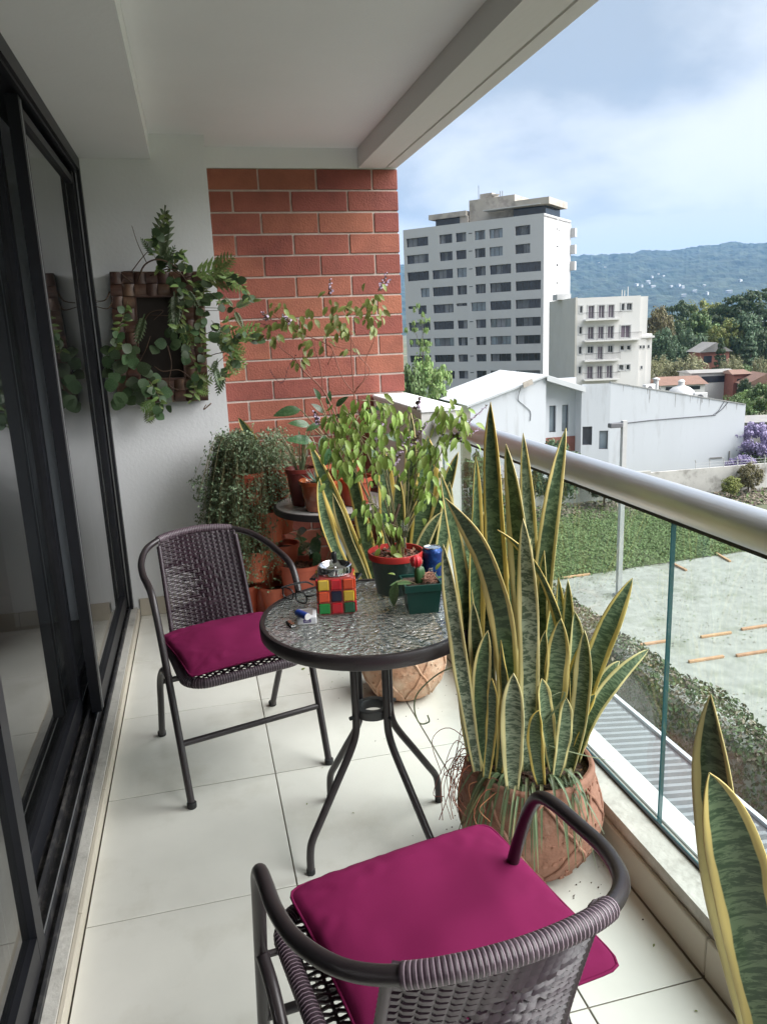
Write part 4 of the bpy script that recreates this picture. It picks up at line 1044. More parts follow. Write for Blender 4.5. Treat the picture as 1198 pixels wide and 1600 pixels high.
# ------------------------------------------------------------------ bistro table
TX, TY, TZ, TRD = .430, 2.068, .745, .317
tb = thing('bistro_table', 'round bistro table with hammered glass top and four splayed dark legs', 'table', (TX, TY, 0))
b = MB(); b.lathe([(TRD - .022, .688), (TRD - .004, .688), (TRD, .692), (TRD + .001, .72), (TRD - .002, .7275), (TRD - .008, .729), (TRD - .014, .7275), (TRD - .015, .714), (TRD - .022, .712)], 72, (TX, TY, .02), closed=True)
obj('table_rim', b, M_tube, tb, smooth=True, angle=50)
def hammered(nt, gl, fr):
    t = N(nt, 'ShaderNodeTexCoord'); v = N(nt, 'ShaderNodeTexVoronoi'); v.inputs['Scale'].default_value = 62; v.feature = 'SMOOTH_F1'; v.inputs['Smoothness'].default_value = .6
    nz = N(nt, 'ShaderNodeTexNoise'); nz.inputs['Scale'].default_value = 40; nz.inputs['Detail'].default_value = 2
    mx = N(nt, 'ShaderNodeMix', data_type='RGBA'); mx.inputs[0].default_value = .025
    L(nt, t.outputs['Object'], nz.inputs['Vector']); L(nt, t.outputs['Object'], mx.inputs[6]); L(nt, nz.outputs['Color'], mx.inputs[7]); L(nt, mx.outputs[2], v.inputs['Vector'])
    bp = N(nt, 'ShaderNodeBump'); bp.inputs['Strength'].default_value = .9; bp.inputs['Distance'].default_value = .010
    L(nt, v.outputs['Distance'], bp.inputs['Height'])
    return bp
def tableglass():
    m, nt = nodes_of('hammered_glass'); out = N(nt, 'ShaderNodeOutputMaterial')
    bp = hammered(nt, None, None)
    p = N(nt, 'ShaderNodeBsdfPrincipled'); p.inputs['Base Color'].default_value = (.86, .90, .88, 1); p.inputs['Roughness'].default_value = .08
    p.inputs['Transmission Weight'].default_value = 1; p.inputs['IOR'].default_value = 1.5
    L(nt, bp.outputs[0], p.inputs['Normal'])
    tr = N(nt, 'ShaderNodeBsdfTransparent'); tr.inputs[0].default_value = (.88, .92, .90, 1)
    gl = N(nt, 'ShaderNodeBsdfAnisotropic'); gl.inputs['Roughness'].default_value = .12; L(nt, bp.outputs[0], gl.inputs['Normal'])
    df = N(nt, 'ShaderNodeBsdfDiffuse'); df.inputs[0].default_value = (.48, .50, .49, 1); L(nt, bp.outputs[0], df.inputs['Normal'])
    lw = N(nt, 'ShaderNodeLayerWeight'); lw.inputs[0].default_value = .5; L(nt, bp.outputs[0], lw.inputs['Normal'])
    pw = N(nt, 'ShaderNodeMath', operation='POWER'); L(nt, lw.outputs['Facing'], pw.inputs[0]); pw.inputs[1].default_value = 3.5
    ma = N(nt, 'ShaderNodeMath', operation='MULTIPLY_ADD', use_clamp=True); L(nt, pw.outputs[0], ma.inputs[0]); ma.inputs[1].default_value = .85; ma.inputs[2].default_value = .13
    m0 = N(nt, 'ShaderNodeMixShader'); m0.inputs[0].default_value = .30; L(nt, tr.outputs[0], m0.inputs[1]); L(nt, p.outputs[0], m0.inputs[2])
    m1 = N(nt, 'ShaderNodeMixShader'); m1.inputs[0].default_value = .22; L(nt, m0.outputs[0], m1.inputs[1]); L(nt, df.outputs[0], m1.inputs[2])
    m2 = N(nt, 'ShaderNodeMixShader'); L(nt, ma.outputs[0], m2.inputs[0]); L(nt, m1.outputs[0], m2.inputs[1]); L(nt, gl.outputs[0], m2.inputs[2])
    L(nt, m2.outputs[0], out.inputs[0]); return m
M_tglass = tableglass()
b = MB(); b.lathe([(0, .7185), (TRD - .0155, .7185), (TRD - .0155, .7245), (0, .7245)], 72, (TX, TY, .02)); obj('glass_top', b, M_tglass, tb)
for a in (206, 116, 26, 296):
    c, s = cos(radians(a)), sin(radians(a))
    pr = [(.066, .712), (.066, .55), (.066, .435), (.070, .385), (.092, .335), (.15, .25), (.215, .155), (.248, .105), (.258, .065), (.260, .004)]
    b = MB(); b.tube(spline([(TX + r_ * c, TY + r_ * s, z) for r_, z in pr], 5), .0115, 12); lg = obj('leg', b, M_tube, tb, smooth=True, angle=50)
    b = MB(); b.tube([(TX + .074 * c, TY + .074 * s, .438), (TX + .088 * c, TY + .088 * s, .438)], .006, 8); obj('bolt', b, M_gasket, lg)
    b = MB(); b.lathe([(.0118, 0), (.0130, .002), (.0130, .016), (.0118, .018)], 12, (TX + .26 * c, TY + .26 * s, .001)); obj('rubber_foot', b, M_gasket, lg)
b = MB(); b.lathe([(.034, .425), (.054, .425), (.056, .43), (.056, .45), (.053, .453), (.036, .453), (.034, .45)], 28, (TX, TY, 0), closed=True); obj('leg_ring', b, mat('grey_plastic', (.06, .06, .062), .5, var=.1), tb, smooth=True, angle=40)
b = MB()
for a in (206, 116):
    c, s = cos(radians(a)), sin(radians(a)); b.tube([(TX - .3 * c, TY - .3 * s, .721), (TX + .3 * c, TY + .3 * s, .721)], .008, 6)
obj('top_support', b, M_tube, tb)

# ------------------------------------------------------------------ things on the table
TT_ = TZ + .0         # tabletop height
M_black = mat('black_plastic', (.012, .012, .013), .35)
M_chrome = mat('chrome', (.75, .75, .76), .12, metal=1, var=.03)
# puzzle-cube ashtray
p_ = onz(532, 962, TT_); ca = radians(-9)
cu = thing('cube_ashtray', 'ashtray shaped like a cube of coloured squares with chrome push lid', 'ashtray', (p_.x, p_.y + .055, TT_), None, ca)
S_ = .108
b = MB(); b.bbox(-S_ / 2, S_ / 2, -S_ / 2, S_ / 2, 0, S_ + .008, .006); obj('cube_body', b, mat('cube_body_ceramic', (.30, .05, .045), .3), cu, local=True)
CC = {'y': (.62, .42, .05), 'r': (.50, .02, .03), 'o': (.62, .09, .04), 'k': (.015, .018, .04), 'g': (.02, .22, .05), 'd': (.02, .10, .05), 'w': (.6, .6, .58), 'b': (.02, .06, .3)}
for k_, c in CC.items(): mat('glazed_' + k_, c, .15, var=.06, vs=30, coat=.5)
st = S_ / 3
def sq(face, i, j, col):
    b = MB(); e = st * .445; dz = .0035
    u = (i - 1) * st; z = .006 + st / 2 + (2 - j) * st
    if face == 'f': b.bbox(u - e, u + e, -S_ / 2 - dz, -S_ / 2 + .002, z - e, z + e, .003)
    elif face == 'l': b.bbox(-S_ / 2 - dz, -S_ / 2 + .002, u - e, u + e, z - e, z + e, .003)
    elif face == 'r': b.bbox(S_ / 2 - .002, S_ / 2 + dz, u - e, u + e, z - e, z + e, .003)
    elif face == 'k': b.bbox(u - e, u + e, S_ / 2 - .002, S_ / 2 + dz, z - e, z + e, .003)
    obj('colour_square', b, MATS['glazed_' + col], cu, local=True, smooth=True, angle=40)
for j, row in enumerate(('yro', 'oky', 'grd')):
    for i, c in enumerate(row): sq('f', i, j, c)
for f, rows in (('l', ('rgy', 'obk', 'ryg')), ('r', ('oyr', 'ogo', 'rky')), ('k', ('gyo', 'rbr', 'ykg'))):
    for j, row in enumerate(rows):
        for i, c in enumerate(row): sq(f, i, j, c)
b = MB(); z0 = S_ + .008
b.lathe([(.044, z0), (.050, z0 + .002), (.051, z0 + .018), (.050, z0 + .024), (.046, z0 + .025), (.043, z0 + .020), (.034, z0 + .012), (.03, z0 + .009), (.012, z0 + .011), (.0, z0 + .012)], 36); obj('chrome_dish', b, M_chrome, cu, True, 50, local=True)
b = MB(); b.lathe([(.0, z0 + .01), (.0045, z0 + .011), (.0045, z0 + .032)], 12); pl = obj('plunger', b, M_chrome, cu, True, 50, local=True)
b = MB(); b.lathe([(.0062, z0 + .030), (.0078, z0 + .032), (.0078, z0 + .060), (.006, z0 + .063), (0, z0 + .064)], 14); obj('plunger_knob', b, M_black, pl, True, 50, local=True)
# spectacles
p_ = onz(460, 931, TT_ + .02)
g = thing('spectacles', 'black-rimmed spectacles lying open on the glass tabletop', 'spectacles', (p_.x, p_.y, TT_), None, radians(-57))
def rim(cx):
    pts = []
    for k in range(25):
        a = 2 * pi * k / 24; pts.append((cx + .025 * (abs(cos(a)) ** .7) * (1 if cos(a) > 0 else -1), 0, .021 + .0175 * (abs(sin(a)) ** .7) * (1 if sin(a) > 0 else -1)))
    return pts
for cx in (-.031, .031):
    b = MB(); b.tube(rim(cx), .0026, 6, cap=False); rm_ = obj('rim', b, M_black, g, local=True)
    b = MB(); b.add([Vector(q) for q in rim(cx)[:-1]], [tuple(range(24))]); obj('lens', b, M_pglass, rm_, local=True)
b = MB(); b.tube([(-.007, 0, .027), (0, -.003, .029), (.007, 0, .027)], .002, 6); obj('bridge', b, M_black, g, local=True)
for s in (-1, 1):
    b = MB(); b.tube(spline([(s * .057, 0, .031), (s * .066, .006, .031), (s * .069, .05, .029), (s * .068, .105, .022), (s * .066, .135,   .004)], 4), .0030, 6, up=(1, 0, 0)); obj('temple', b, M_black, g, local=True)
# cigarette pack, lighter, clip
p_ = onz(482, 976, TT_); pr = radians(-8)
pk = thing('cigarette_pack', 'small open white paper pack with a purple printed label beside the cube ashtray', 'pack', (p_.x, p_.y + .03, TT_), None, pr)
b = MB(); b.bbox(-.028, .028, -.03, .045, 0, .022, .002); obj('box', b, mat('white_card', (.62, .62, .64), .5, var=.05), pk, local=True)
b = MB(); b.box(-.010, .012, -.0306, -.0301, .006, .016); obj('printed_label', b, mat('purple_print', (.06, .04, .14), .5), pk, local=True)
M_letter = mat('white_lettering', (.75, .75, .75), .5)
def text_obj(body, size, m, parent, loc, rot, name='lettering'):
    fc = bpy.data.curves.new(name, 'FONT'); fc.body = body; fc.size = size; fc.align_x = 'CENTER'; fc.align_y = 'CENTER'; fc.resolution_u = 2
    tmp = bpy.data.objects.new(name, fc); COL.objects.link(tmp)
    dg = bpy.context.evaluated_depsgraph_get(); me = bpy.data.meshes.new_from_object(tmp.evaluated_get(dg)); bpy.data.objects.remove(tmp)
    me.materials.clear(); me.materials.append(m)
    o = bpy.data.objects.new(name, me); COL.objects.link(o); o.parent = parent; o.location = loc; o.rotation_euler = rot
    return o
text_obj('rubios', .0058, M_letter, pk, (.001, -.0308, .011), (pi / 2, 0, 0))
b = MB(); b.box(-.018, .018, -.012, .03, .0222, .0232); obj('foil', b, mat('grey_foil', (.40, .38, .38), .35, metal=.4), pk, local=True)
p_ = onz(473, 962, TT_ + .032)
lt = thing('lighter', 'blue barrel lighter resting on the white paper pack', 'lighter', (p_.x, p_.y, TT_ + .024), None, radians(28))
b = MB(); b.tube([(0, -.022, .0105), (0, .024, .0105)], .0105, 18); obj('barrel', b, mat('blue_plastic', (.02, .055, .28), .3, coat=.3), lt, True, 40, local=True)
b = MB(); b.tube([(0, -.024, .0105), (0, -.0222, .0105)], .0098, 18); obj('white_end', b, M_framew, lt, True, 40, local=True)
b = MB(); b.tube([(0, .0242, .0105), (0, .034, .0105)], .0075, 12); obj('metal_hood', b, M_chrome, lt, True, 40, local=True)
p_ = onz(455, 978, TT_)
nc = thing('nail_clipper', 'small dark metal clipper lying beside the white paper pack', 'clipper', (p_.x, p_.y, TT_), None, radians(8))
b = MB(); b.bbox(-.010, .010, -.022, .030, 0.0, .006, .002); obj('lower_jaw', b, M_black, nc, local=True)
b = MB(); b.bbox(-.0075, .0075, -.030, -.008, .0062, .014, .002); obj('lever', b, M_chrome, nc, local=True)
b = MB(); b.bbox(-.006, .006, -.004, .024, .0062, .009, .001); obj('file', b, M_chrome, nc, local=True)
p_ = onz(525, 903, TT_)
ph = thing('phone', 'flat black phone lying behind the cube ashtray', 'phone', (p_.x, p_.y, TT_), None, radians(64))
b = MB(); b.bbox(-.038, .038, -.082, .082, 0, .009, .003); obj('phone_body', b, M_black, ph, local=True)
b = MB(); b.box(-.035, .035, -.078, .078, .0091, .0095); obj('screen', b, mat('screen_glass', (.01, .01, .012), .06, spec=.8), ph, local=True)
# drink can
p_ = Vector((.668, 2.170, TT_))
cn = thing('drink_can', 'dark blue drink can with white lettering behind the small cactus', 'can', (p_.x, p_.y + .025, TT_), None, radians(-25))
b = MB(); b.lathe([(.0, .004), (.022, .004), (.026, 0), (.0285, .003), (.0325, .012), (.033, .016), (.033, .128), (.0325, .132), (.0275, .141), (.0268, .1425)], 32); obj('can_body', b, mat('blue_can', (.012, .035, .17), .28, metal=.35, var=.25, vs=30, alt=(.02, .09, .32), alts=40, altw=(.5, .6)), cn, True, 50, local=True)
b = MB(); b.lathe([(.0268, .1426), (.0272, .1445), (.0255, .1450), (.0245, .1405), (.0, .1405)], 32); tp = obj('can_lid', b, M_chrome, cn, True, 50, local=True)
b = MB(); b.lathe([(.005, .141), (.011, .141), (.011, .1425), (.005, .1425)], 12, (0, .006, 0), closed=True); obj('pull_tab', b, M_chrome, tp, local=True)
def wrap_text(s_, size, a0, z, parent):
    o = text_obj(s_, size, M_letter, parent, (0, 0, 0), (0, 0, 0), 'lettering'); 
    for v in o.data.vertices:
        x, y = v.co.x, v.co.y; ang = a0 - y / .0342; v.co = Vector((.0342 * cos(ang), .0342 * sin(ang), z + x))
    return o
wrap_text('xpa', .030, radians(-96), .066, cn)
# ------------------------------------------------------------------ leaf materials
def snake_mat():
    m, nt = nodes_of('snake_plant_leaf'); out = N(nt, 'ShaderNodeOutputMaterial'); p = N(nt, 'ShaderNodeBsdfPrincipled')
    uv = N(nt, 'ShaderNodeUVMap'); sp = N(nt, 'ShaderNodeSeparateXYZ'); L(nt, uv.outputs[0], sp.inputs[0])
    oi = N(nt, 'ShaderNodeObjectInfo')
    def M_(op, a, b=None, c=None, cl=False):
        n = N(nt, 'ShaderNodeMath', operation=op, use_clamp=cl)
        for i, v in enumerate((a, b, c)):
            if v is None: continue
            if hasattr(v, 'links'): L(nt, v, n.inputs[i])
            else: n.inputs[i].default_value = v
        return n.outputs[0]
    cx = M_('ABSOLUTE', M_('MULTIPLY_ADD', sp.outputs[0], 2, -1))
    tcn = N(nt, 'ShaderNodeTexCoord')
    nz = N(nt, 'ShaderNodeTexNoise'); nz.inputs['Scale'].default_value = 9; nz.inputs['Detail'].default_value = 2; L(nt, tcn.outputs['Object'], nz.inputs['Vector'])
    edge = M_('MULTIPLY_ADD', nz.outputs[0], .36, -.18)
    # asymmetric margin width per leaf
    side = M_('MULTIPLY', M_('SUBTRACT', sp.outputs[0], .5), M_('MULTIPLY_ADD', oi.outputs['Random'], .5, -.25))
    e2 = M_('ADD', M_('ADD', cx, edge), side)
    mr = N(nt, 'ShaderNodeMapRange'); mr.interpolation_type = 'SMOOTHSTEP'; mr.inputs[1].default_value = .64; mr.inputs[2].default_value = .70; L(nt, e2, mr.inputs[0])
    # banding
    cv = N(nt, 'ShaderNodeCombineXYZ'); L(nt, M_('MULTIPLY', sp.outputs[0], 2.0), cv.inputs[0]); L(nt, M_('MULTIPLY', sp.outputs[1], 58), cv.inputs[1]); L(nt, M_('MULTIPLY', oi.outputs['Random'], 40), cv.inputs[2])
    n2 = N(nt, 'ShaderNodeTexNoise'); n2.inputs['Scale'].default_value = 1.1; n2.inputs['Detail'].default_value = 6; n2.inputs['Roughness'].default_value = .68; n2.inputs['Distortion'].default_value = .7; L(nt, cv.outputs[0], n2.inputs['Vector'])
    rp = N(nt, 'ShaderNodeMapRange'); rp.inputs[1].default_value = .45; rp.inputs[2].default_value = .54; L(nt, n2.outputs[0], rp.inputs[0])
    pale = N(nt, 'ShaderNodeMix', data_type='RGBA'); pale.inputs[6].default_value = (.125, .195, .095, 1); pale.inputs[7].default_value = (.33, .38, .27, 1)
    ph_ = N(nt, 'ShaderNodeAttribute'); ph_.attribute_type = 'OBJECT'; ph_.attribute_name = 'pale'; L(nt, ph_.outputs['Fac'], pale.inputs[0])
    dk = N(nt, 'ShaderNodeMix', data_type='RGBA'); dk.inputs[7].default_value = (.032, .068, .032, 1); L(nt, pale.outputs[2], dk.inputs[6]); L(nt, M_('MULTIPLY', rp.outputs[0], .85), dk.inputs[0])
    ye = N(nt, 'ShaderNodeMix', data_type='RGBA'); ye.inputs[6].default_value = (.68, .60, .30, 1); ye.inputs[7].default_value = (.68, .50, .12, 1); L(nt, oi.outputs['Random'], ye.inputs[0])
    mx = N(nt, 'ShaderNodeMix', data_type='RGBA'); L(nt, mr.outputs[0], mx.inputs[0]); L(nt, dk.outputs[2], mx.inputs[6]); L(nt, ye.outputs[2], mx.inputs[7])
    L(nt, mx.outputs[2], p.inputs['Base Color']); p.inputs['Roughness'].default_value = .42
    tl = N(nt, 'ShaderNodeBsdfTranslucent'); L(nt, mx.outputs[2], tl.inputs[0]); ms = N(nt, 'ShaderNodeMixShader'); ms.inputs[0].default_value = .12
    L(nt, p.outputs[0], ms.inputs[1]); L(nt, tl.outputs[0], ms.inputs[2]); L(nt, ms.outputs[0], out.inputs[0])
    return m
M_snake = snake_mat()
def plain_leaf(name, c, c2=None, rnd=.3, rough=.45, tr=.25, island=False): return mat(name, c, rough, var=.18, vs=18, alt=c2, alts=14, rnd=rnd, trans=tr, island=island)
M_basil = plain_leaf('basil_leaf', (.23, .34, .07), (.32, .40, .12), .28)
M_basil2 = plain_leaf('tall_sprig_leaf', (.17, .21, .05), (.34, .34, .12), .35)
M_peper = plain_leaf('round_leaf', (.055, .10, .04), (.10, .15, .07), .4)
M_fern = plain_leaf('fern_leaf', (.16, .25, .07), (.34, .40, .16), .4)
M_trail = plain_leaf('trailing_leaf', (.19, .26, .15), None, .5, island=True)
M_tstem = mat('thin_green_stem', (.20, .18, .09), .6, var=.25, vs=20)
M_rstem = mat('reddish_stem', (.23, .085, .055), .6, var=.25, vs=20)
M_wstem = mat('woody_stem', (.10, .06, .04), .75, var=.3, vs=20)
M_blade = plain_leaf('grass_blade', (.17, .22, .12), (.28, .27, .14), .4, island=True)
M_dry = mat('dry_red_blade', (.28, .09, .05), .7, var=.3, vs=14, rnd=.3, island=True)
M_flower = mat('lilac_floret', (.58, .46, .62), .7, var=.2, vs=20, rnd=.25, island=True)
M_soil = mat('potting_soil', (.075, .05, .038), .95, var=.4, vs=60, alt=(.16, .10, .07), alts=80, bump=2.5, bs=120)
M_terra = mat('aged_terracotta', (.29, .135, .09), .8, var=.18, vs=7, alt=(.38, .23, .17), alts=6, altw=(.52, .68), bump=1.6, bs=40)
M_terra2 = mat('pale_peeling_clay', (.44, .24, .15), .85, var=.15, vs=6, alt=(.56, .40, .29), alts=5, altw=(.42, .58), bump=2.2, bs=28)
M_plast = mat('orange_plastic_pot', (.40, .085, .04), .5, var=.12, vs=8, rnd=.08)
M_glaze = mat('glazed_brown_pot', (.28, .06, .02), .18, var=.35, vs=10, alt=(.42, .13, .04), alts=9, coat=.6)
M_redpot = mat('dark_red_pot', (.16, .025, .02), .4, var=.2, vs=9)

def bez(a, m, t_, k):          # quadratic curve passing through m at t=.5
    c = m * 2 - (a + t_) * .5
    return a * (1 - k) ** 2 + c * 2 * k * (1 - k) + t_ * k * k
def bezd(a, m, t_, k):
    c = m * 2 - (a + t_) * .5
    return (c - a) * (2 * (1 - k)) + (t_ - c) * (2 * k)
def ribbon(a, m, t_, wmax, rot=0., cup=.25, twist=0., nl=26, nw=8, prof=None, wave=.0, seed=0):
    b = MB(); rr = random.Random(seed); ph = rr.uniform(0, 6)
    def prof0(k):
        base = .55 + .45 * sin(min(1, k / .55) * pi / 2)
        tip = 1.0 if k < .55 else max(0., 1 - ((k - .55) / .45) ** 2.9) ** .9
        return base * tip
    pf = prof or prof0
    def fn(u, k):
        p = bez(a, m, t_, k); d = bezd(a, m, t_, k).normalized()
        view = (CAM - m); view.z = 0; view.normalize()
        side0 = d.cross(view).normalized()
        nr = side0.cross(d).normalized()
        ang = rot + twist * (k - .5)
        side = side0 * cos(ang) + nr * sin(ang); nn = nr * cos(ang) - side0 * sin(ang)
        w = wmax * pf(k) * .5; x = 2 * u - 1
        return p + side * (x * w * (1 - .08 * cup * x * x)) + nn * ((x * x) * w * cup + wave * w * sin(k * 17 + ph + x * 2) * abs(x) ** 2)
    b.grid(fn, nw, nl, uv=True)
    return b
def snake_leaf(parent, bp, mp, tp, y0, y1, wpx, rot=0., cup=.35, twist=.3, pale=0., ym=None, wave=.13):
    a = at(bp[0], bp[1], y0); t_ = at(tp[0], tp[1], y1); m = at(mp[0], mp[1], ym if ym else (y0 + y1) / 2)
    w = wpx / FPX * (m - CAM).length * .98
    b = ribbon(a, m, t_, w, rot, cup, twist, wave=wave, seed=int(tp[0] * 7 + tp[1]))
    o = obj('leaf', b, M_snake, parent, smooth=True); o['pale'] = float(pale)
    md = o.modifiers.new('thickness', 'SOLIDIFY'); md.thickness = .0022; md.offset = 0
    return o

# ------------------------------------------------------------------ relief clay pots
def clay_pot(parent, c, prof, m, relief_m, seed, R_at):
    rr = random.Random(seed); n = 56; b = MB(); vs = []; fs = []
    P_ = spline([(r_, 0, z) for r_, z in prof], 5)
    for i, q in enumerate(P_):
        for k in range(n):
            a = 2 * pi * k / n; dr = .0035 * mnoise.noise(Vector((cos(a) * 3 + seed, sin(a) * 3, q.z * 14))) + .0014 * mnoise.noise(Vector((cos(a) * 16 + seed, sin(a) * 16, q.z * 70)))
            r_ = q.x + dr; vs.append((c[0] + r_ * cos(a), c[1] + r_ * sin(a), c[2] + q.z))
    for i in range(len(P_) - 1):
        for k in range(n): k2 = (k + 1) % n; fs.append((i * n + k, i * n + k2, (i + 1) * n + k2, (i + 1) * n + k))
    fs.append(tuple(range(n - 1, -1, -1)))
    b.add(vs, fs); body = obj('pot_body', b, m, parent, smooth=True)
    rl = MB()
    for k in range(7):                       # crossing rope-like ribs in relief
        for s in (-1, 1):
            a0 = 2 * pi * k / 7 + rr.uniform(-.1, .1); pts = []
            for j in range(15):
                t_ = j / 14; z = R_at[0][1] + (R_at[1][1] - R_at[0][1]) * t_; a = a0 + s * t_ * .95
                r_ = radius_at(prof, z) + .001; pts.append((c[0] + r_ * cos(a), c[1] + r_ * sin(a), c[2] + z + .004 * sin(j * 1.7 + k)))
            rl.tube(pts, [.0052 + .0018 * mnoise.noise(Vector((j * .9, k, s))) for j in range(15)], 6)
    obj('relief_ribs', rl, relief_m, body, smooth=True)
    cl = MB()
    for k in range(150):
        a = rr.uniform(0, 6.28); z = rr.uniform(R_at[0][1], R_at[1][1]); r_ = radius_at(prof, z); s = rr.uniform(.003, .008)
        cl.obox((c[0] + r_ * cos(a), c[1] + r_ * sin(a), c[2] + z), (-sin(a) * s, cos(a) * s, 0), (cos(a) * .0025, sin(a) * .0025, 0), (0, 0, s * rr.uniform(.3, .8)))
    obj('relief_flakes', cl, relief_m, body)['kind'] = 'stuff'
    return body
def radius_at(prof, z):
    P_ = [(q.x, q.z) for q in spline([(r_, 0, zz_) for r_, zz_ in prof], 5)]
    for i in range(len(P_) - 1):
        (r0, z0), (r1, z1) = P_[i], P_[i + 1]
        if z0 <= z <= z1 and z1 > z0: return r0 + (r1 - r0) * (z - z0) / (z1 - z0)
    return max(r_ for r_, _ in P_)
def soil(parent, c, r_, z, n=34, seed=1):
    b = MB(); rr = random.Random(seed)
    b.grid(lambda u, v: (c[0] + r_ * v * cos(2 * pi * u), c[1] + r_ * v * sin(2 * pi * u), c[2] + z + .006 * mnoise.noise(Vector((cos(2 * pi * u) * v * 6, sin(2 * pi * u) * v * 6, seed)))), n, 8)
    s = obj('soil', b, M_soil, parent, smooth=True)
    b = MB()
    for k in range(120):
        a = rr.uniform(0, 6.28); q = r_ * sqrt(rr.random()) * .95; e = rr.uniform(.003, .008) * min(1, r_ / .12 + .3)
        b.obox((c[0] + q * cos(a), c[1] + q * sin(a), c[2] + z + e * .3), Vector((rr.uniform(-1, 1), rr.uniform(-1, 1), rr.uniform(-.4, .4))).normalized() * e, Vector((rr.uniform(-1, 1), rr.uniform(-1, 1), .2)).normalized() * e * .5, Vector((0, .1, 1)) * e * .4)
    ch = obj('bark_chips', b, mat('bark_chip', (.20, .10, .065), .85, var=.3, vs=40, rnd=.5, island=True), s)
    ch['kind'] = 'stuff'
    return s

C1 = Vector((.838, 1.845, 0))
sn1 = thing('snake_plant', 'tall snake plant crowding a terracotta pot beside the curb, next to the table', 'plant', C1)
PR1 = [(.115, 0.001), (.150, .03), (.192, .10), (.207, .17), (.200, .235), (.185, .29), (.183, .318), (.176, .328), (.166, .326), (.163, .30), (.150, .285)]
clay_pot(sn1, C1, PR1[:9], M_terra, M_terra, 3, ((0, .03), (0, .30)))
soil(sn1, C1, .168, .296, seed=2)
S1 = [((800, 1205), (778, 900), (766, 628), 1.84, 1.80, 33, .15, 0), ((748, 1200), (742, 950), (743, 712), 1.85, 1.84, 28, -.4, 0), ((782, 1212), (783, 960), (695, 778), 1.78, 1.70, 40, .25, 0),
      ((815, 1195), (818, 940), (790, 693), 1.88, 1.86, 38, .35, 0), ((838, 1190), (830, 920), (817, 676), 1.95, 1.98, 25, -.2, .6), ((842, 1185), (848, 920), (884, 668), 1.92, 1.96, 30, .2, .1),
      ((752, 1200), (728, 950), (687, 737), 1.86, 1.84, 25, -.35, 0), ((746, 1205), (718, 1030), (692, 850), 1.76, 1.72, 26, .1, 1.), ((822, 1205), (826, 1010), (817, 810), 1.74, 1.72, 33, 0, 1.),
      ((884, 1190), (872, 960), (777, 828), 1.80, 1.78, 22, .9, .1), ((800, 1232), (800, 1140), (802, 1052), 1.69, 1.68, 36, 0, .9), ((892, 1180), (930, 1035), (988, 903), 1.84, 1.86, 34, .3, .2),
      ((900, 1190), (940, 1090), (1014, 1014), 1.80, 1.84, 24, .2, .2), ((850, 1195), (866, 1075), (876, 966), 1.76, 1.74, 38, -.2, .3), ((888, 1205), (908, 1095), (913, 985), 1.74, 1.76, 29, .25, .3),
      ((862, 1190), (884, 1050), (887, 905), 1.90, 1.94, 22, .5, .2), ((870, 1190), (876, 1050), (872, 902), 1.93, 1.98, 20, -.6, .3), ((905, 1185), (930, 1090), (968, 1033), 1.88, 1.92, 20, .4, .2),
      ((856, 1200), (893, 1070), (897, 955), 1.84, 1.86, 30, -.5, .3), ((765, 1195), (764, 1010), (755, 800), 1.92, 1.95, 30, .6, 0), ((772, 1205), (800, 1000), (806, 760), 1.90, 1.93, 36, -.25, 0),
      ((830, 1195), (846, 1030), (850, 860), 1.85, 1.88, 30, .55, .2), ((760, 1215), (770, 1120), (768, 1060), 1.72, 1.71, 20, .5, .2), ((845, 1225), (838, 1160), (842, 1110), 1.70, 1.69, 26, .3, .2),
      ((790, 1200), (812, 1030), (829, 840), 1.80, 1.80, 26, -.7, .1), ((735, 1190), (722, 1080), (716, 985), 1.84, 1.83, 18, .5, .3), ((880, 1195), (862, 1100), (838, 1000), 1.88, 1.90, 28, .1, .2), ((815, 1200), (798, 1080), (788, 930), 1.82, 1.80, 34, -.1, .1),
      ((868, 1215), (880, 1150), (884, 1090), 1.70, 1.70, 24, -.3, .5), ((898, 1195), (922, 1120), (928, 1040), 1.86, 1.90, 22, .6, .3), ((770, 1195), (752, 1060), (738, 940), 1.80, 1.77, 26, .3, .1),
      ((872, 1200), (895, 1100), (908, 1005), 1.80, 1.82, 30, .5, .4), ((855, 1195), (858, 1060), (862, 940), 1.82, 1.84, 28, -.4, .2), ((840, 1200), (842, 1090), (852, 985), 1.77, 1.76, 26, .7, .2), ((895, 1190), (912, 1085), (935, 990), 1.90, 1.94, 26, .1, .3), ((780, 1205), (790, 1100), (782, 1000), 1.75, 1.72, 24, .9, .1), ((864, 1205), (852, 1120), (846, 1060), 1.73, 1.72, 26, -.5, .4), ((880, 1200), (902, 1130), (930, 1085), 1.76, 1.76, 22, .6, .2), ((760, 1200), (750, 1090), (762, 985), 1.78, 1.75, 30, -.2, 0)]
for (bp, mp, tp, y0, y1, w_, rt, pl) in S1: snake_leaf(sn1, bp, mp, tp, y0, y1, w_, rt, pale=pl, twist=R.uniform(-.9, .9), cup=R.uniform(.2, .6))
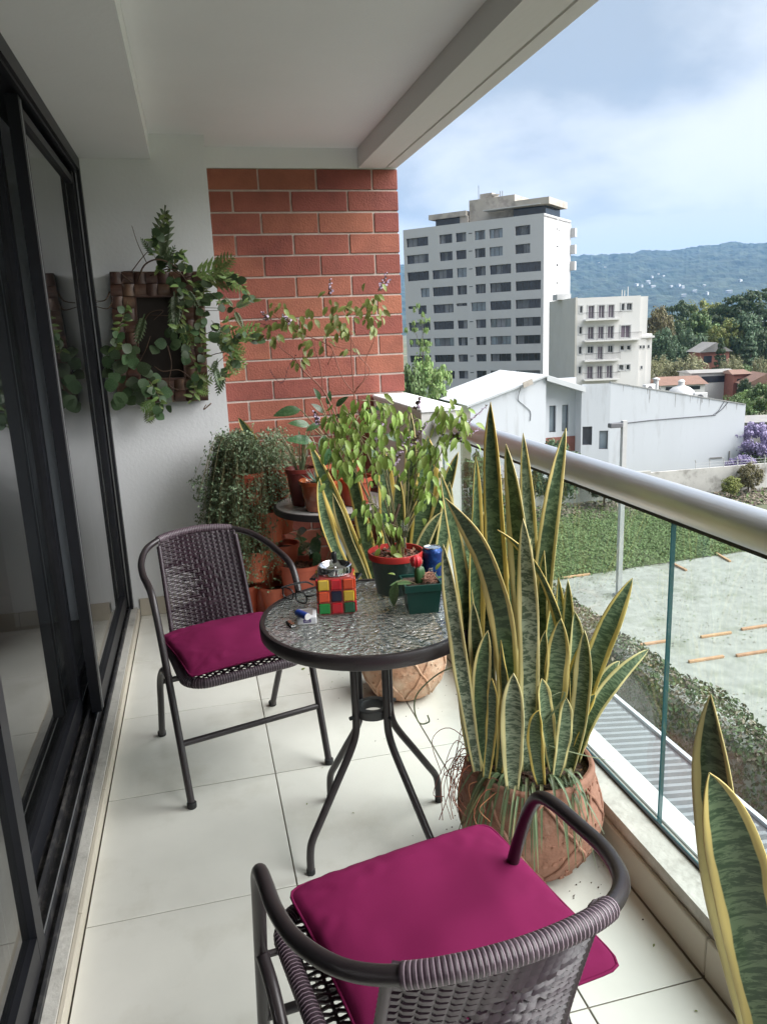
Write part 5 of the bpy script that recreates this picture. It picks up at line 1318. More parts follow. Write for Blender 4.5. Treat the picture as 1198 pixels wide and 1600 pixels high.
# thin grassy blades and dry tendrils growing in the same pot
def blade(b, p0, p1, p2, w, n=10):
    p0, p1, p2 = Vector(p0), Vector(p1), Vector(p2)
    sd_ = (p2 - p0).cross(Vector((0, 0, 1)));
    if sd_.length < 1e-4: sd_ = Vector((1, 0, 0))
    sd_.normalize(); vs = []
    for i in range(n + 1):
        k = i / n; p = p0 * (1 - k) ** 2 + p1 * 2 * k * (1 - k) + p2 * k * k; ww = w * (1 - k) ** .5 * .5 + .0003
        vs += [p - sd_ * ww, p + Vector((0, 0, -ww * .5)), p + sd_ * ww]
    fs = []
    for i in range(n): fs += [(3 * i, 3 * i + 1, 3 * i + 4, 3 * i + 3), (3 * i + 1, 3 * i + 2, 3 * i + 5, 3 * i + 4)]
    b.add(vs, fs)
b = MB(); rr = random.Random(5)
for k in range(78):
    if k < 44: a0 = rr.uniform(-2.9, -1.9); st_ = C1 + Vector((cos(a0) * .12, sin(a0) * .12, .31)); out_ = rr.uniform(.06, .16)
    else: a0 = rr.uniform(-2.0, -.7); st_ = C1 + Vector((rr.uniform(-.02, .08), -.11, .31)); out_ = rr.uniform(.06, .15)
    hgt = rr.uniform(.05, .16); d_ = Vector((cos(a0), sin(a0), 0))
    blade(b, st_, st_ + d_ * out_ * .5 + Vector((0, 0, hgt)), st_ + d_ * out_ * rr.uniform(.9, 1.25) + Vector((0, 0, -rr.uniform(.02, .22))), rr.uniform(.006, .011))
for (q0, q1, q2) in (((850, 1130), (910, 1060), (858, 1090)), ((858, 1165), (900, 1180), (985, 1195))):
    blade(b, at(q0[0], q0[1], 1.72), at(q1[0], q1[1], 1.70), at(q2[0], q2[1], 1.68), .007)
gb = obj('grass_tuft', b, M_blade, sn1, smooth=True); gb['kind'] = 'stuff'
b = MB()
for k in range(26):
    a0 = rr.uniform(2.4, 3.9); st_ = C1 + Vector((cos(a0) * .15, sin(a0) * .15, rr.uniform(.29, .36))); d_ = Vector((cos(a0), sin(a0), 0)); l_ = rr.uniform(.05, .15)
    b.tube(spline([st_, st_ + d_ * l_ * .6 + Vector((0, 0, rr.uniform(0, .10))), st_ + d_ * l_ + Vector((0, 0, rr.uniform(-.06, .02))), st_ + d_ * l_ * rr.uniform(.6, .95) + Vector((rr.uniform(-.02, .02), 0, rr.uniform(-.15, -.04)))], 5), .0012, 4)
gb = obj('dry_tendrils', b, M_dry, sn1); gb['kind'] = 'stuff'
b = MB(); b.tube(spline([at(735, 1035, 1.85), at(690, 1050, 1.86), at(655, 1080, 1.86), at(647, 1105, 1.86), at(655, 1130, 1.85), at(670, 1128, 1.85), at(668, 1118, 1.85)], 6), .0022, 5); obj('curled_blade', b, M_blade, sn1)

# rear snake plant in the pale pot
C2 = Vector((.765, 3.0, 0))
sn2 = thing('snake_plant', 'snake plant in a pale peeling clay pot behind the table', 'plant', C2)
PR2 = [(.10, 0.001), (.14, .03), (.177, .10), (.186, .17), (.176, .25), (.150, .31), (.145, .335), (.135, .34), (.125, .33)]
clay_pot(sn2, C2, PR2, M_terra2, M_terra2, 8, ((0, .03), (0, .31)))
soil(sn2, C2, .128, .322, seed=4)
S2 = [((590, 955), (545, 840), (482, 690), 2.95, 2.92, 27, .1, 0), ((600, 955), (570, 830), (540, 690), 3.0, 3.0, 25, .4, 0), ((630, 960), (640, 800), (642, 645), 3.02, 3.05, 24, .2, .2), ((640, 955), (662, 810), (668, 680), 3.0, 3.0, 40, -.1, 0),
      ((655, 960), (680, 830), (716, 706), 2.98, 2.96, 26, .35, 0), ((665, 960), (690, 850), (702, 752), 2.94, 2.9, 24, -.3, .2), ((612, 960), (607, 820), (598, 700), 3.05, 3.08, 30, -.3, 0), ((580, 960), (520, 850), (498, 745), 2.92, 2.9, 22, -.5, .1), ((600, 958), (556, 870), (520, 770), 2.9, 2.86, 22, .6, 0), ((625, 958), (625, 850), (622, 740), 2.95, 2.95, 26, .5, .1), ((650, 958), (655, 870), (690, 800), 2.9, 2.86, 22, .2, .2)]
for (bp, mp, tp, y0, y1, w_, rt, pl) in S2: snake_leaf(sn2, bp, mp, tp, y0, y1, w_, rt, pale=pl, twist=R.uniform(-.5, .5), cup=R.uniform(.2, .5))

# near snake plant at the right edge of the view
C3 = Vector((.845, .80, 0))
sn3 = thing('snake_plant', 'single pair of broad snake plant leaves against the curb, nearest the near wall', 'plant', C3)
clay_pot(sn3, C3, [(r_ * .78, z * .72) for r_, z in PR1[:9]], M_terra, M_terra, 5, ((0, .02), (0, .2)))
soil(sn3, C3, .13, .214, seed=6)
def leaf3(a, m, t_, w, rot, cup, pale, twist, prof=None):
    o = obj('leaf', ribbon(Vector(a), Vector(m), Vector(t_), w, rot, cup, twist, nl=34, nw=10, prof=prof, wave=.10, seed=4), M_snake, sn3, smooth=True); o['pale'] = pale
    md = o.modifiers.new('thickness', 'SOLIDIFY'); md.thickness = .0025; md.offset = 0
pz = lambda x, y, d: at(x, y, d)
leaf3(C3 + Vector((.0, .03, .21)), pz(1172, 1440, .88), pz(1108, 1208, .93), .094, -.15, .35, .15, -.5)
leaf3(C3 + Vector((.02, .06, .21)), pz(1138, 1390, .97), pz(1110, 1085, 1.0), .078, .1, .4, .15, .5)
leaf3(C3 + Vector((-.03, .05, .21)), pz(1165, 1600, .95), pz(1130, 1495, .97), .022, .5, .4, .9, .2)
leaf3(C3 + Vector((.05, .0, .21)), C3 + Vector((.10, -.05, .5)), C3 + Vector((.13, -.1, .8)), .07, .3, .4, .1, .2)
leaf3(C3 + Vector((-.02, -.05, .21)), C3 + Vector((-.01, -.12, .45)), C3 + Vector((.03, -.2, .66)), .07, -.3, .4, .1, .2)

# ------------------------------------------------------------------ generic small leaves
def leaf_mesh(name, m, l=1., w=.5, fold=.18, curl=.15, n=6, tipp=1.2):
    b = MB(); rows = []
    for i in range(n + 1):
        k = i / n; ww = w * .5 * (sin(pi * k ** .85) ** .8 if 0 < k < 1 else 0.0)
        z = -curl * k * k * l
        rows.append([(-ww, k * l, z + fold * ww), (0, k * l, z), (ww, k * l, z + fold * ww)])
    vs = [p for r_ in rows for p in r_]; fs = []
    for i in range(n): fs += [(3 * i, 3 * i + 1, 3 * i + 4, 3 * i + 3), (3 * i + 1, 3 * i + 2, 3 * i + 5, 3 * i + 4)]
    b.add(vs, fs); return b.mesh(name, m, True)
def lobed_mesh(name, m, l=1., lobes=9, w=.42, curl=.2):     # pinnatifid fern frond
    b = MB(); vs = []; fs = []
    def zc(k): return -curl * k * k
    b.add([(-.022, 0, 0), (.022, 0, 0), (.03, l * .5, zc(.5)), (.008, l, zc(1)), (-.008, l, zc(1)), (-.03, l * .5, zc(.5))], [(0, 1, 2, 5), (5, 2, 3, 4)])
    for i in range(lobes):
        k = .18 + .80 * i / (lobes - 1); ww = w * .5 * sin(pi * min(1, k * .9 + .12)) ** .7; hw = .050 * (1.1 - .4 * k)
        for s in (-1, 1):
            y0 = k * l; tip = (s * ww, y0 + ww * .75, zc(k) - .10 * ww)
            b.add([(s * .015, y0 - hw, zc(k)), (s * ww * .55, y0 + ww * .28 - hw * .9, zc(k) + .03), tip, (s * ww * .5, y0 + ww * .42 + hw * .8, zc(k) + .02), (s * .015, y0 + hw, zc(k))], [(0, 1, 2, 3, 4) if s > 0 else (4, 3, 2, 1, 0)])
    return b.mesh(name, m, False)
ME_basil = leaf_mesh('leaf', M_basil, 1, .42, .4, .4)
ME_sprig = leaf_mesh('leaf', M_basil2, 1, .5, .25, .3)
ME_round = leaf_mesh('leaf', M_peper, 1, .95, .12, .12, 7)
ME_fern = lobed_mesh('frond', M_fern, 1., 7, .72, .25)
ME_fern2 = lobed_mesh('frond', plain_leaf('dark_fern', (.11, .17, .08), (.22, .28, .15), .4), 1., 8, .42, .1)
def put_leaf(parent, me, pos, fwd, size, up=None, name=None):
    u = up or Vector((R.uniform(-.5, .5), R.uniform(-1, -.1), R.uniform(.2, 1)))
    return place(name or me.name.split('.')[0], me, parent, frame(pos, fwd, u, size))
def flower_spike(parent, p0, p1, n=22, s=.006, name='flower_spike'):
    b = MB(); p0, p1 = Vector(p0), Vector(p1); ax = (p1 - p0).normalized()
    b.tube([p0, p0.lerp(p1, .5), p1], [.0018, .0014, .0008], 5, mi=1)
    for k in range(n):
        f = k / n; c = p0.lerp(p1, .12 + .88 * f); a = R.uniform(0, 6.28); o = ax.orthogonal().normalized(); o.rotate(Matrix.Rotation(a, 3, ax)); e = s * (1.1 - .6 * f)
        q = c + o * e * 1.1; b.obox(q, o * e * .7, ax.cross(o) * e * .5, ax * e * .5, 0 if R.random() < .6 else 1)
    return obj(name, b, [M_flower, M_wstem], parent)

# basil in green pot on the table
BC = Vector((.560, 2.232, TT_))
bs = thing('basil_plant', 'leafy light green basil bush in a dark green pot with red rim on the table', 'plant', BC)
M_gpot = mat('dark_green_plastic', (.012, .05, .04), .4, var=.1, vs=12)
b = MB(); b.lathe([(.060, 0), (.064, .003), (.079, .115), (.081, .117)], 40, BC); obj('pot_body', b, M_gpot, bs, smooth=True, angle=50)
b = MB(); b.lathe([(.0812, .113), (.0865, .114), (.088, .131), (.0868, .134), (.083, .134), (.081, .118)], 40, BC); obj('red_rim', b, mat('red_plastic', (.45, .035, .03), .4), bs, smooth=True, angle=50)
soil(bs, BC, .081, .119, seed=9)
CL = [((560, 690), 2.22, 46, 40, 24), ((530, 720), 2.20, 34, 45, 20), ((600, 655), 2.28, 45, 28, 22), ((545, 655), 2.30, 40, 26, 16), ((590, 720), 2.18, 34, 40, 20), ((655, 720), 2.24, 34, 50, 26), ((640, 665), 2.32, 26, 28, 12), ((705, 665), 2.22, 30, 34, 18), ((585, 800), 2.15, 26, 46, 18), ((665, 770), 2.20, 24, 30, 14), ((620, 830), 2.20, 26, 26, 6), ((575, 630), 2.34, 30, 16, 8), ((520, 665), 2.28, 20, 40, 8), ((690, 640), 2.26, 24, 16, 8), ((720, 655), 2.18, 16, 20, 6), ((680, 710), 2.22, 20, 26, 8)]
top = BC + Vector((0, 0, .12))
sb = MB()
for (c, y, rx, ry, n) in CL:
    n = round(n * 1.22)
    c3 = at(c[0], c[1], y); sc = (c3 - CAM).length / FPX
    st_ = top + Vector((R.uniform(-.02, .02), R.uniform(-.02, .02), 0)); mid = st_.lerp(c3, .5) + Vector((R.uniform(-.02, .02), R.uniform(-.02, .02), .01))
    pts = spline([st_, mid, c3 + Vector((0, 0, ry * sc * .6))], 6); sb.tube(pts, [.0034 * (1 - .65 * i / (len(pts) - 1)) for i in range(len(pts))], 6)
    for k in range(n):
        while True:
            u, v, w_ = R.uniform(-1, 1), R.uniform(-1, 1), R.uniform(-1, 1)
            if u * u + v * v + w_ * w_ < 1: break
        p = c3 + Vector((u * rx * sc, w_ * rx * sc * .8, v * ry * sc))
        fw = Vector((u * .7 + R.uniform(-.4, .4), w_ * .5 + R.uniform(-.5, .3), -1.3 + R.uniform(-.3, .8)))
        put_leaf(bs, ME_basil, p, fw, R.uniform(.022, .046))
        if k % 4 == 0: sb.tube([c3 + Vector((0, 0, ry * sc * .3)), p], [.0015, .0008], 4)
obj('stems', sb, M_tstem, bs, smooth=True)
def joined_leaves(n, clusters, me, size, fwf, name, parent, m):
    b = MB(); V_ = [v.co.copy() for v in me.vertices]; F_ = [tuple(p.vertices) for p in me.polygons]; tot = sum(c[4] for c in clusters)
    for (c, y, rx, ry, cnt) in clusters:
        c3 = at(c[0], c[1], y); sc = (c3 - CAM).length / FPX
        for _ in range(round(n * cnt / tot)):
            u, v, w_ = R.gauss(0, .55), R.gauss(0, .55), R.gauss(0, .5); p = c3 + Vector((u * rx * sc, w_ * rx * sc, v * ry * sc))
            mx = frame(p, fwf(u, v, w_), Vector((R.uniform(-.5, .5), R.uniform(-1, -.1), R.uniform(.2, 1))), R.uniform(*size)); b.add([mx @ q for q in V_], F_)
    o = obj(name, b, m, parent, smooth=True); o['kind'] = 'stuff'; return o
M_basilj = plain_leaf('basil_leaf_mass', (.24, .35, .075), (.32, .40, .12), .3, island=True)
joined_leaves(260, CL, ME_basil, (.016, .046), lambda u, v, w_: Vector((u * .7 + R.uniform(-.5, .5), w_ * .5 + R.uniform(-.5, .3), -1.2 + R.uniform(-.3, .9))), 'foliage', bs, M_basilj)
b = MB(); p0 = BC + Vector((-.01, -.005, .12))
b.tube(spline([p0, p0 + Vector((-.005, 0, .05)), p0 + Vector((.004, 0, .10)), p0 + Vector((.03, .01, .16))], 5), .005, 7); b.tube(spline([p0 + Vector((.02, 0, 0)), p0 + Vector((.03, 0, .05)), p0 + Vector((.055, .01, .12))], 5), .004, 7); obj('woody_base', b, M_wstem, bs, smooth=True)
for (q0, q1) in (((700, 690), (762, 632)), ((590, 690), (598, 658)), ((640, 700), (668, 660)), ((690, 700), (752, 668)), ((608, 740), (640, 680)), ((500, 665), (490, 640)), ((650, 640), (656, 620))):
    flower_spike(bs, at(q0[0], q0[1], 2.2), at(q1[0], q1[1], 2.19), 26, .0055)
# fork standing in the pot
fk = thing('fork', 'steel fork stuck handle-down in the basil pot', 'fork', BC + Vector((.022, -.035, .121)))
fp = BC + Vector((.022, -.035, .10)); 
b = MB(); b.tube([fp, fp + Vector((0, 0, .07)), fp + Vector((0, 0, .085))], [.0035, .0028, .004], 8, flat=.5, up=(0, 1, 0)); b.obox(fp + Vector((0, 0, .094)), (.0105, 0, 0), (0, .001, 0), (0, 0, .012)); obj('handle', b, M_chrome, fk, smooth=True, angle=40)
for k in range(4):
    x = -.0087 + .0058 * k; b = MB(); b.tube([fp + Vector((x, 0, .104)), fp + Vector((x, -.002, .125)), fp + Vector((x, -.005, .138))], [.0016, .0014, .0006], 6); obj('tine', b, M_chrome, fk)

# cactus in small square pot
KC = Vector((.588, 2.055, TT_)); 
kc = thing('grafted_cactus', 'little grafted cactus with red ball in a small square green pot', 'plant', KC, None, radians(-6))
b = MB(); w0, w1, h_ = .043, .053, .088
b.add([(-w0, -w0, 0), (w0, -w0, 0), (w0, w0, 0), (-w0, w0, 0), (-w1, -w1, h_), (w1, -w1, h_), (w1, w1, h_), (-w1, w1, h_)], [(0, 3, 2, 1), (0, 1, 5, 4), (1, 2, 6, 5), (2, 3, 7, 6), (3, 0, 4, 7)])
obj('pot_body', b, mat('green_plastic', (.008, .07, .055), .38, var=.08), kc, local=True)
b = MB()
for (a, c) in (((-w1 - .003, -w1 - .003), (w1 + .003, -w1 + .003)), ((-w1 - .003, w1 - .003), (w1 + .003, w1 + .003)), ((-w1 - .003, -w1 + .003), (-w1 + .003, w1 - .003)), ((w1 - .003, -w1 + .003), (w1 + .003, w1 - .003))): b.box(a[0], c[0], a[1], c[1], h_ - .018, h_ + .002)
obj('pot_rim', b, MATS['green_plastic'], kc, local=True)
b = MB(); b.grid(lambda u, v: ((2 * u - 1) * .049, (2 * v - 1) * .049, h_ - .006 + .004 * mnoise.noise(Vector((u * 7, v * 7, 0)))), 12, 12); obj('soil', b, M_soil, kc, local=True)
b = MB(); rr = random.Random(4)
for k in range(60):
    e = rr.uniform(.003, .008); b.tube([(rr.uniform(.0, .045), rr.uniform(-.04, .04), h_ + rr.uniform(0, .015)), (rr.uniform(.0, .045), rr.uniform(-.04, .04), h_ + rr.uniform(0, .02))], .0012, 4)
obj('dry_stalks', b, mat('dry_pink_stalk', (.33, .17, .12), .8, var=.3, vs=30), kc, local=True)['kind'] = 'stuff'
cx = -.004
b = MB(); prof = [(.0135, h_ - .008), (.0155, h_ + .012), (.0150, h_ + .03), (.012, h_ + .040), (.004, h_ + .044)]
vs = []; n = 24
for r_, z in prof:
    for k in range(n): a = 2 * pi * k / n; q = r_ * (1 + .14 * cos(3 * a)); vs.append((cx + q * cos(a), q * sin(a), z))
b.add(vs, [(i * n + k, i * n + (k + 1) % n, (i + 1) * n + (k + 1) % n, (i + 1) * n + k) for i in range(len(prof) - 1) for k in range(n)]); obj('green_stock', b, mat('cactus_green', (.035, .10, .03), .5, var=.2, vs=40), kc, smooth=True, local=True)
b = MB(); vs = []; n = 32; z0 = h_ + .058
for i in range(11):
    th = pi * i / 10
    for k in range(n):
        a = 2 * pi * k / n; q = .0165 * sin(th) * (1 + .13 * cos(9 * a)); vs.append((cx - .008 + q * cos(a), q * sin(a), z0 - cos(th) * .0185))
b.add(vs, [(i * n + k, i * n + (k + 1) % n, (i + 1) * n + (k + 1) % n, (i + 1) * n + k) for i in range(10) for k in range(n)]); rb = obj('red_ball', b, mat('cactus_red', (.55, .02, .03), .5, var=.15, vs=60), kc, smooth=True, local=True)
b = MB()
for k in range(60):
    th = rr.uniform(.2, 2.6); a = 2 * pi * round(rr.uniform(0, 9)) / 9; d_ = Vector((sin(th) * cos(a), sin(th) * sin(a), -cos(th))); q = Vector((cx - .008, 0, z0)) + Vector((d_.x * .0183, d_.y * .0183, d_.z * .0185)); b.tube([q, q + d_ * .003], .0005, 4)
obj('spines', b, mat('pale_spine', (.7, .5, .45), .6), rb, local=True)['kind'] = 'stuff'
M_big = plain_leaf('pale_edged_leaf', (.13, .24, .09), (.22, .34, .16), .2)
ME_big = leaf_mesh('leaf', M_big, 1, .42, .3, .35)
def lm_local(me, p, f, s): 
    o = bpy.data.objects.new('leaf', me); COL.objects.link(o); o.parent = kc; o.matrix_basis = frame(p, f, (0, -.3, 1), s)
lm_local(ME_big, (-.03, -.02, h_ - .002), (-1, -.15, .35), .062); lm_local(ME_big, (-.075, -.03, h_ + .01), (-.35, -.15, -1), .075); lm_local(ME_big, (.045, -.01, h_ + .005), (.7, -.3, .3), .03); lm_local(ME_basil, (-.07, .03, h_ + .012), (-.8, 0, .5), .022); lm_local(ME_basil, (.05, .02, h_ + .02), (.5, 0, .9), .032)
b = MB(); b.tube(spline([(-.01, -.01, h_ - .01), (-.03, -.02, h_ + .003), (-.05, -.025, h_ + .012), (-.076, -.03, h_ + .010)], 4), .0014, 5); b.tube([(.03, .0, h_ - .01), (.05, .01, h_ + .02)], .0012, 5); obj('stems', b, M_tstem, kc, local=True)

# ------------------------------------------------------------------ side table with pots in the corner
SX, SY, SZ, SR = .635, 3.80, .70, .30
stb = thing('side_table', 'round metal-topped pedestal side table under flower pots by the bricks', 'table', (SX, SY, 0))
M_stamp = mat('stamped_steel', (.50, .49, .48), .35, metal=.35, var=.25, vs=40, bump=.5, bs=60)
b = MB(); b.lathe([(0, .683), (SR - .006, .683), (SR - .001, .690), (SR - .001, .7), (0, .7)], 56, (SX, SY, 0)); obj('table_top', b, M_stamp, stb, smooth=True, angle=40)
b = MB(); b.lathe([(SR + .0005, .668), (SR + .006, .67), (SR + .006, .701), (SR - .002, .703), (SR - .006, .7005)], 56, (SX, SY, 0), closed=True); obj('table_rim', b, M_tube, stb, smooth=True, angle=40)
b = MB(); b.lathe([(.042, .02), (.040, .05), (.040, .682)], 24, (SX + .01, SY, 0)); obj('column', b, mat('grey_column', (.28, .30, .31), .45, var=.1, vs=5), stb, smooth=True, angle=40)
b = MB(); b.lathe([(.19, .001), (.19, .012), (.06, .022), (.045, .03)], 36, (SX + .01, SY, 0)); obj('foot', b, MATS['grey_column'], stb, smooth=True, angle=40)
def simple_pot(parent, c, r0, r1, h, m, lip=.006, lh=.022):
    b = MB(); b.lathe([(r0, 0.0005), (r0 + .002, .003), (r1 - .003, h - lh), (r1 + lip, h - lh + .002), (r1 + lip, h), (r1 - .002, h), (r1 - .006, h - .02), (r1 - .01, h - .03)], 32, c)
    return obj('pot_body', b, m, parent, smooth=True, angle=45)
AC_ = Vector((.545, 3.655, SZ + .004))
al = thing('aloe_plant', 'small spiky aloe in a glossy brown glazed pot on the side table', 'plant', AC_)
simple_pot(al, AC_, .072, .098, .150, M_glaze, .003, .02); soil(al, AC_, .088, .128, seed=11)
M_aloe = plain_leaf('aloe_leaf', (.10, .19, .14), (.18, .27, .2), .3, tr=.1)
for k in range(18):
    a = 2.4 * k; q = AC_ + Vector((cos(a) * .012, sin(a) * .012, .13)); l_ = .05 + .05 * ((k * 7) % 5) / 5; d_ = Vector((cos(a) * (.35 + .04 * k), sin(a) * (.35 + .04 * k), 1.1 - .03 * k)).normalized()
    b = MB(); b.tube([q, q + d_ * l_ * .5, q + d_ * l_ + Vector((0, 0, .008))], [.0065, .005, .0005], 5, flat=.5); obj('leaf', b, M_aloe, al, smooth=True)
RC = Vector((.475, 3.80, SZ + .004))
rp_ = thing('grassy_plant', 'arching thin-leaved grassy plant in a dark red pot on the side table', 'plant', RC)
simple_pot(rp_, RC, .05, .075, .19, M_redpot, .004); soil(rp_, RC, .066, .17, seed=12)
b = MB(); rr = random.Random(8)
for k in range(46):
    a = rr.uniform(0, 6.28) if k > 14 else rr.uniform(2.2, 3.9); l_ = rr.uniform(.10, .30); h2 = rr.uniform(.10, .27); d_ = Vector((cos(a), sin(a) * .7, 0)); q = RC + Vector((cos(a) * .02, sin(a) * .02, .17))
    blade(b, q, q + d_ * l_ * .35 + Vector((0, 0, h2 * 1.3)), q + d_ * l_ * .8 + Vector((0, 0, h2 * rr.uniform(.2, .9))), rr.uniform(.004, .009))
obj('grass_blades', b, M_blade, rp_, smooth=True)['kind'] = 'stuff'
HC = Vector((.70, 3.90, SZ + .004))
hp = thing('houseplant', 'broad dark-leaved houseplant in a clay pot at the back of the side table', 'plant', HC)
simple_pot(hp, HC, .07, .10, .16, M_plast, .006); soil(hp, HC, .09, .138, seed=13)
M_dkl = plain_leaf('glossy_dark_leaf', (.035, .085, .03), (.08, .13, .06), .4, rough=.3)
ME_dk = leaf_mesh('leaf', M_dkl, 1, .42, .2, .35)
sm = MB()
for (px, py, y, fx, fz, s) in ((488, 690, 3.72, -.8, .3, .13), (505, 645, 3.85, -.4, .5, .08), (518, 652, 3.8, .2, .1, .08), (512, 632, 3.86, .1, .7, .07), (470, 640, 3.9, -1, .05, .14), (500, 662, 3.7, -.6, -.1, .08), (515, 700, 3.68, -.3, -.5, .10), (560, 650, 3.9, .5, .3, .09), (500, 625, 3.92, -.2, .6, .07), (585, 640, 3.85, .9, .4, .09), (600, 680, 3.75, .9, -.2, .10), (530, 680, 3.7, .1, -.4, .09), (575, 700, 3.7, .5, -.6, .10), (484, 665, 3.8, -.7, .3, .11), (525, 635, 3.88, .3, .4, .08), (520, 665, 3.75, .4, .0, .09), (508, 680, 3.72, -.2, -.3, .10)):
    p = at(px, py, y); put_leaf(hp, ME_dk, p, (fx, -.35, fz), s, Vector((0, -.8, .6))); sm.tube(spline([HC + Vector((0, 0, .13)), (HC + Vector((0, 0, .16))).lerp(p, .5) + Vector((0, 0, .03)), p], 4), .003, 5)
obj('stems', sm, M_tstem, hp, smooth=True)

# tall sprigs with lilac flowers rising in front of the bricks
TP = Vector((.80, 3.62, SZ + .004)); TP = Vector((.735, 3.70, SZ + .004))
ts = thing('flowering_sprig', 'tall reddish-stemmed sage with sparse leaves and lilac spikes against the bricks', 'plant', TP)
simple_pot(ts, TP, .06, .085, .14, M_plast, .005); soil(ts, TP, .076, .118, seed=14)
sm = MB(); YS = 3.75
def stem(pts, r0=.0042, r1=.0016):
    P_ = spline([at(x, y, d) for x, y, d in pts], 5); sm.tube(P_, [r0 + (r1 - r0) * i / (len(P_) - 1) for i in range(len(P_))], 6)
T0 = TP + Vector((0, 0, .12))
s1 = at(552, 640, 3.74)
sm.tube(spline([T0, T0.lerp(s1, .5) + Vector((.02, 0, 0)), s1], 5), .0048, 6)
s2 = at(527, 655, 3.76); sm.tube(spline([T0, T0.lerp(s2, .5), s2], 5), .0045, 6)
stem([(552, 640, 3.74), (553, 614, 3.74), (549, 560, 3.74), (548, 520, 3.74), (547, 475, 3.75)]); stem([(553, 614, 3.74), (535, 590, 3.74), (520, 548, 3.75), (515, 540, 3.76)], .003)
stem([(553, 614, 3.74), (570, 590, 3.73), (572, 560, 3.73), (585, 528, 3.72), (582, 495, 3.72)], .003); stem([(556, 608, 3.74), (578, 580, 3.75), (560, 555, 3.76), (549, 530, 3.76)], .0025)
stem([(527, 655, 3.76), (505, 610, 3.77), (475, 580, 3.78), (460, 560, 3.8), (440, 545, 3.82), (430, 530, 3.84)]); stem([(505, 612, 3.77), (500, 570, 3.77), (492, 545, 3.78), (485, 520, 3.79)], .003)
stem([(512, 570, 3.76), (520, 548, 3.76), (505, 535, 3.78), (470, 520, 3.8), (440, 500, 3.82), (425, 490, 3.84)], .0026); stem([(500, 605, 3.77), (488, 590, 3.78), (475, 565, 3.8), (474, 545, 3.8)], .0025); stem([(558, 552, 3.74), (540, 545, 3.75), (520, 540, 3.76)], .002)
obj('stems', sm, M_rstem, ts, smooth=True)
for (c, y, rx, ry, n) in (((527, 490), 3.75, 20, 32, 26), ((540, 515), 3.75, 14, 14, 10), ((583, 475), 3.72, 22, 28, 26), ((580, 505), 3.72, 10, 20, 12), ((558, 478), 3.74, 14, 14, 8), ((470, 515), 3.8, 24, 18, 16), ((445, 500), 3.82, 26, 20, 18), ((425, 520), 3.84, 12, 20, 10), ((500, 535), 3.78, 26, 14, 14), ((465, 560), 3.8, 12, 10, 5), ((440, 480), 3.83, 14, 14, 6), ((490, 495), 3.79, 8, 12, 4), ((545, 545), 3.75, 10, 6, 3)):
    c3 = at(c[0], c[1], y); sc = (c3 - CAM).length / FPX
    for k in range(n):
        u, v, w_ = R.gauss(0, .5), R.gauss(0, .5), R.gauss(0, .5); p = c3 + Vector((u * rx * sc, w_ * rx * sc, v * ry * sc))
        put_leaf(ts, ME_sprig, p, (u + R.uniform(-.4, .4), R.uniform(-.7, .2), -1 + R.uniform(-.2, .8)), R.uniform(.032, .056))
for (q0, q1) in (((517, 462), (516, 434)), ((590, 456), (605, 424)), ((592, 452), (612, 436)), ((455, 505), (440, 490)), ((420, 500), (408, 486))): flower_spike(ts, at(q0[0], q0[1], 3.74), at(q1[0], q1[1], 3.74), 18, .0075)
b = MB(); P_ = spline([at(462, 555, 3.8), at(450, 575, 3.8), at(445, 592, 3.8), at(438, 598, 3.8), at(428, 588, 3.8), at(422, 578, 3.8)], 6); b.tube(P_, .0012, 4)
for q in P_[::2]: b.obox(q, (.003, 0, 0), (0, .003, 0), (0, 0, .0028))
P_ = spline([at(400, 503, 3.84), at(418, 498, 3.84), at(432, 502, 3.84)], 6); b.tube(P_, .001, 4)
for q in P_[::2]: b.obox(q, (.003, 0, 0), (0, .003, 0), (0, 0, .0028))
P_ = spline([at(385, 525, 3.9), at(392, 512, 3.9), at(408, 505, 3.88), at(420, 515, 3.86), at(412, 530, 3.88), at(395, 532, 3.9)], 6); b.tube(P_, .001, 4)
for q in P_[::2]: b.obox(q, (.003, 0, 0), (0, .003, 0), (0, 0, .0028))
obj('seed_stalks', b, mat('dark_seed', (.10, .03, .035), .7), ts)

# ------------------------------------------------------------------ stacked planter tower with trailing plant
PC = Vector((.275, 4.11, 0))
pt = thing('stacked_planter', 'tower of stacked orange terracotta planter lobes in the corner', 'planter', PC)
lobe = MB(); lobe.lathe([(.058, 0), (.060, .003), (.078, .145), (.086, .147), (.088, .17), (.080, .17), (.074, .15), (.07, .145), (0, .143)], 24); lme = lobe.mesh('planter_lobe', M_plast, True, 45)
b = MB(); b.lathe([(.09, .001), (.09, .86), (.085, .87), (0, .87)], 24, PC); obj('core', b, M_plast, pt, smooth=True, angle=40)
ds = MB(); ds.lathe([(0, .1445), (.073, .1445)], 16)
sme = ds.mesh('soil', M_soil)
LOB = []
for tier, z in enumerate((.06, .27, .48, .69)):
    for k in range(4):
        a = radians(20 + 90 * k + (45 if tier % 2 else 0)); q = PC + Vector((cos(a) * .125, sin(a) * .125, z))
        o = place('planter_lobe', lme, pt, frame(q, (0, 1, 0), (0, 0, 1), 1)); so = bpy.data.objects.new('soil', sme); COL.objects.link(so); so.parent = o
        LOB.append(q)
b = MB(); b.lathe([(.16, .001), (.185, .02), (.19, .05), (.18, .05), (.15, .015), (0, .014)], 32, PC); obj('saucer', b, M_plast, pt, smooth=True, angle=45)
tr = thing('trailing_plant', 'small-leaved grey-green trailing plant spilling over the stacked planter', 'plant', PC + Vector((0, 0, .86)))
rr = random.Random(21); sm = MB(); lf = MB()
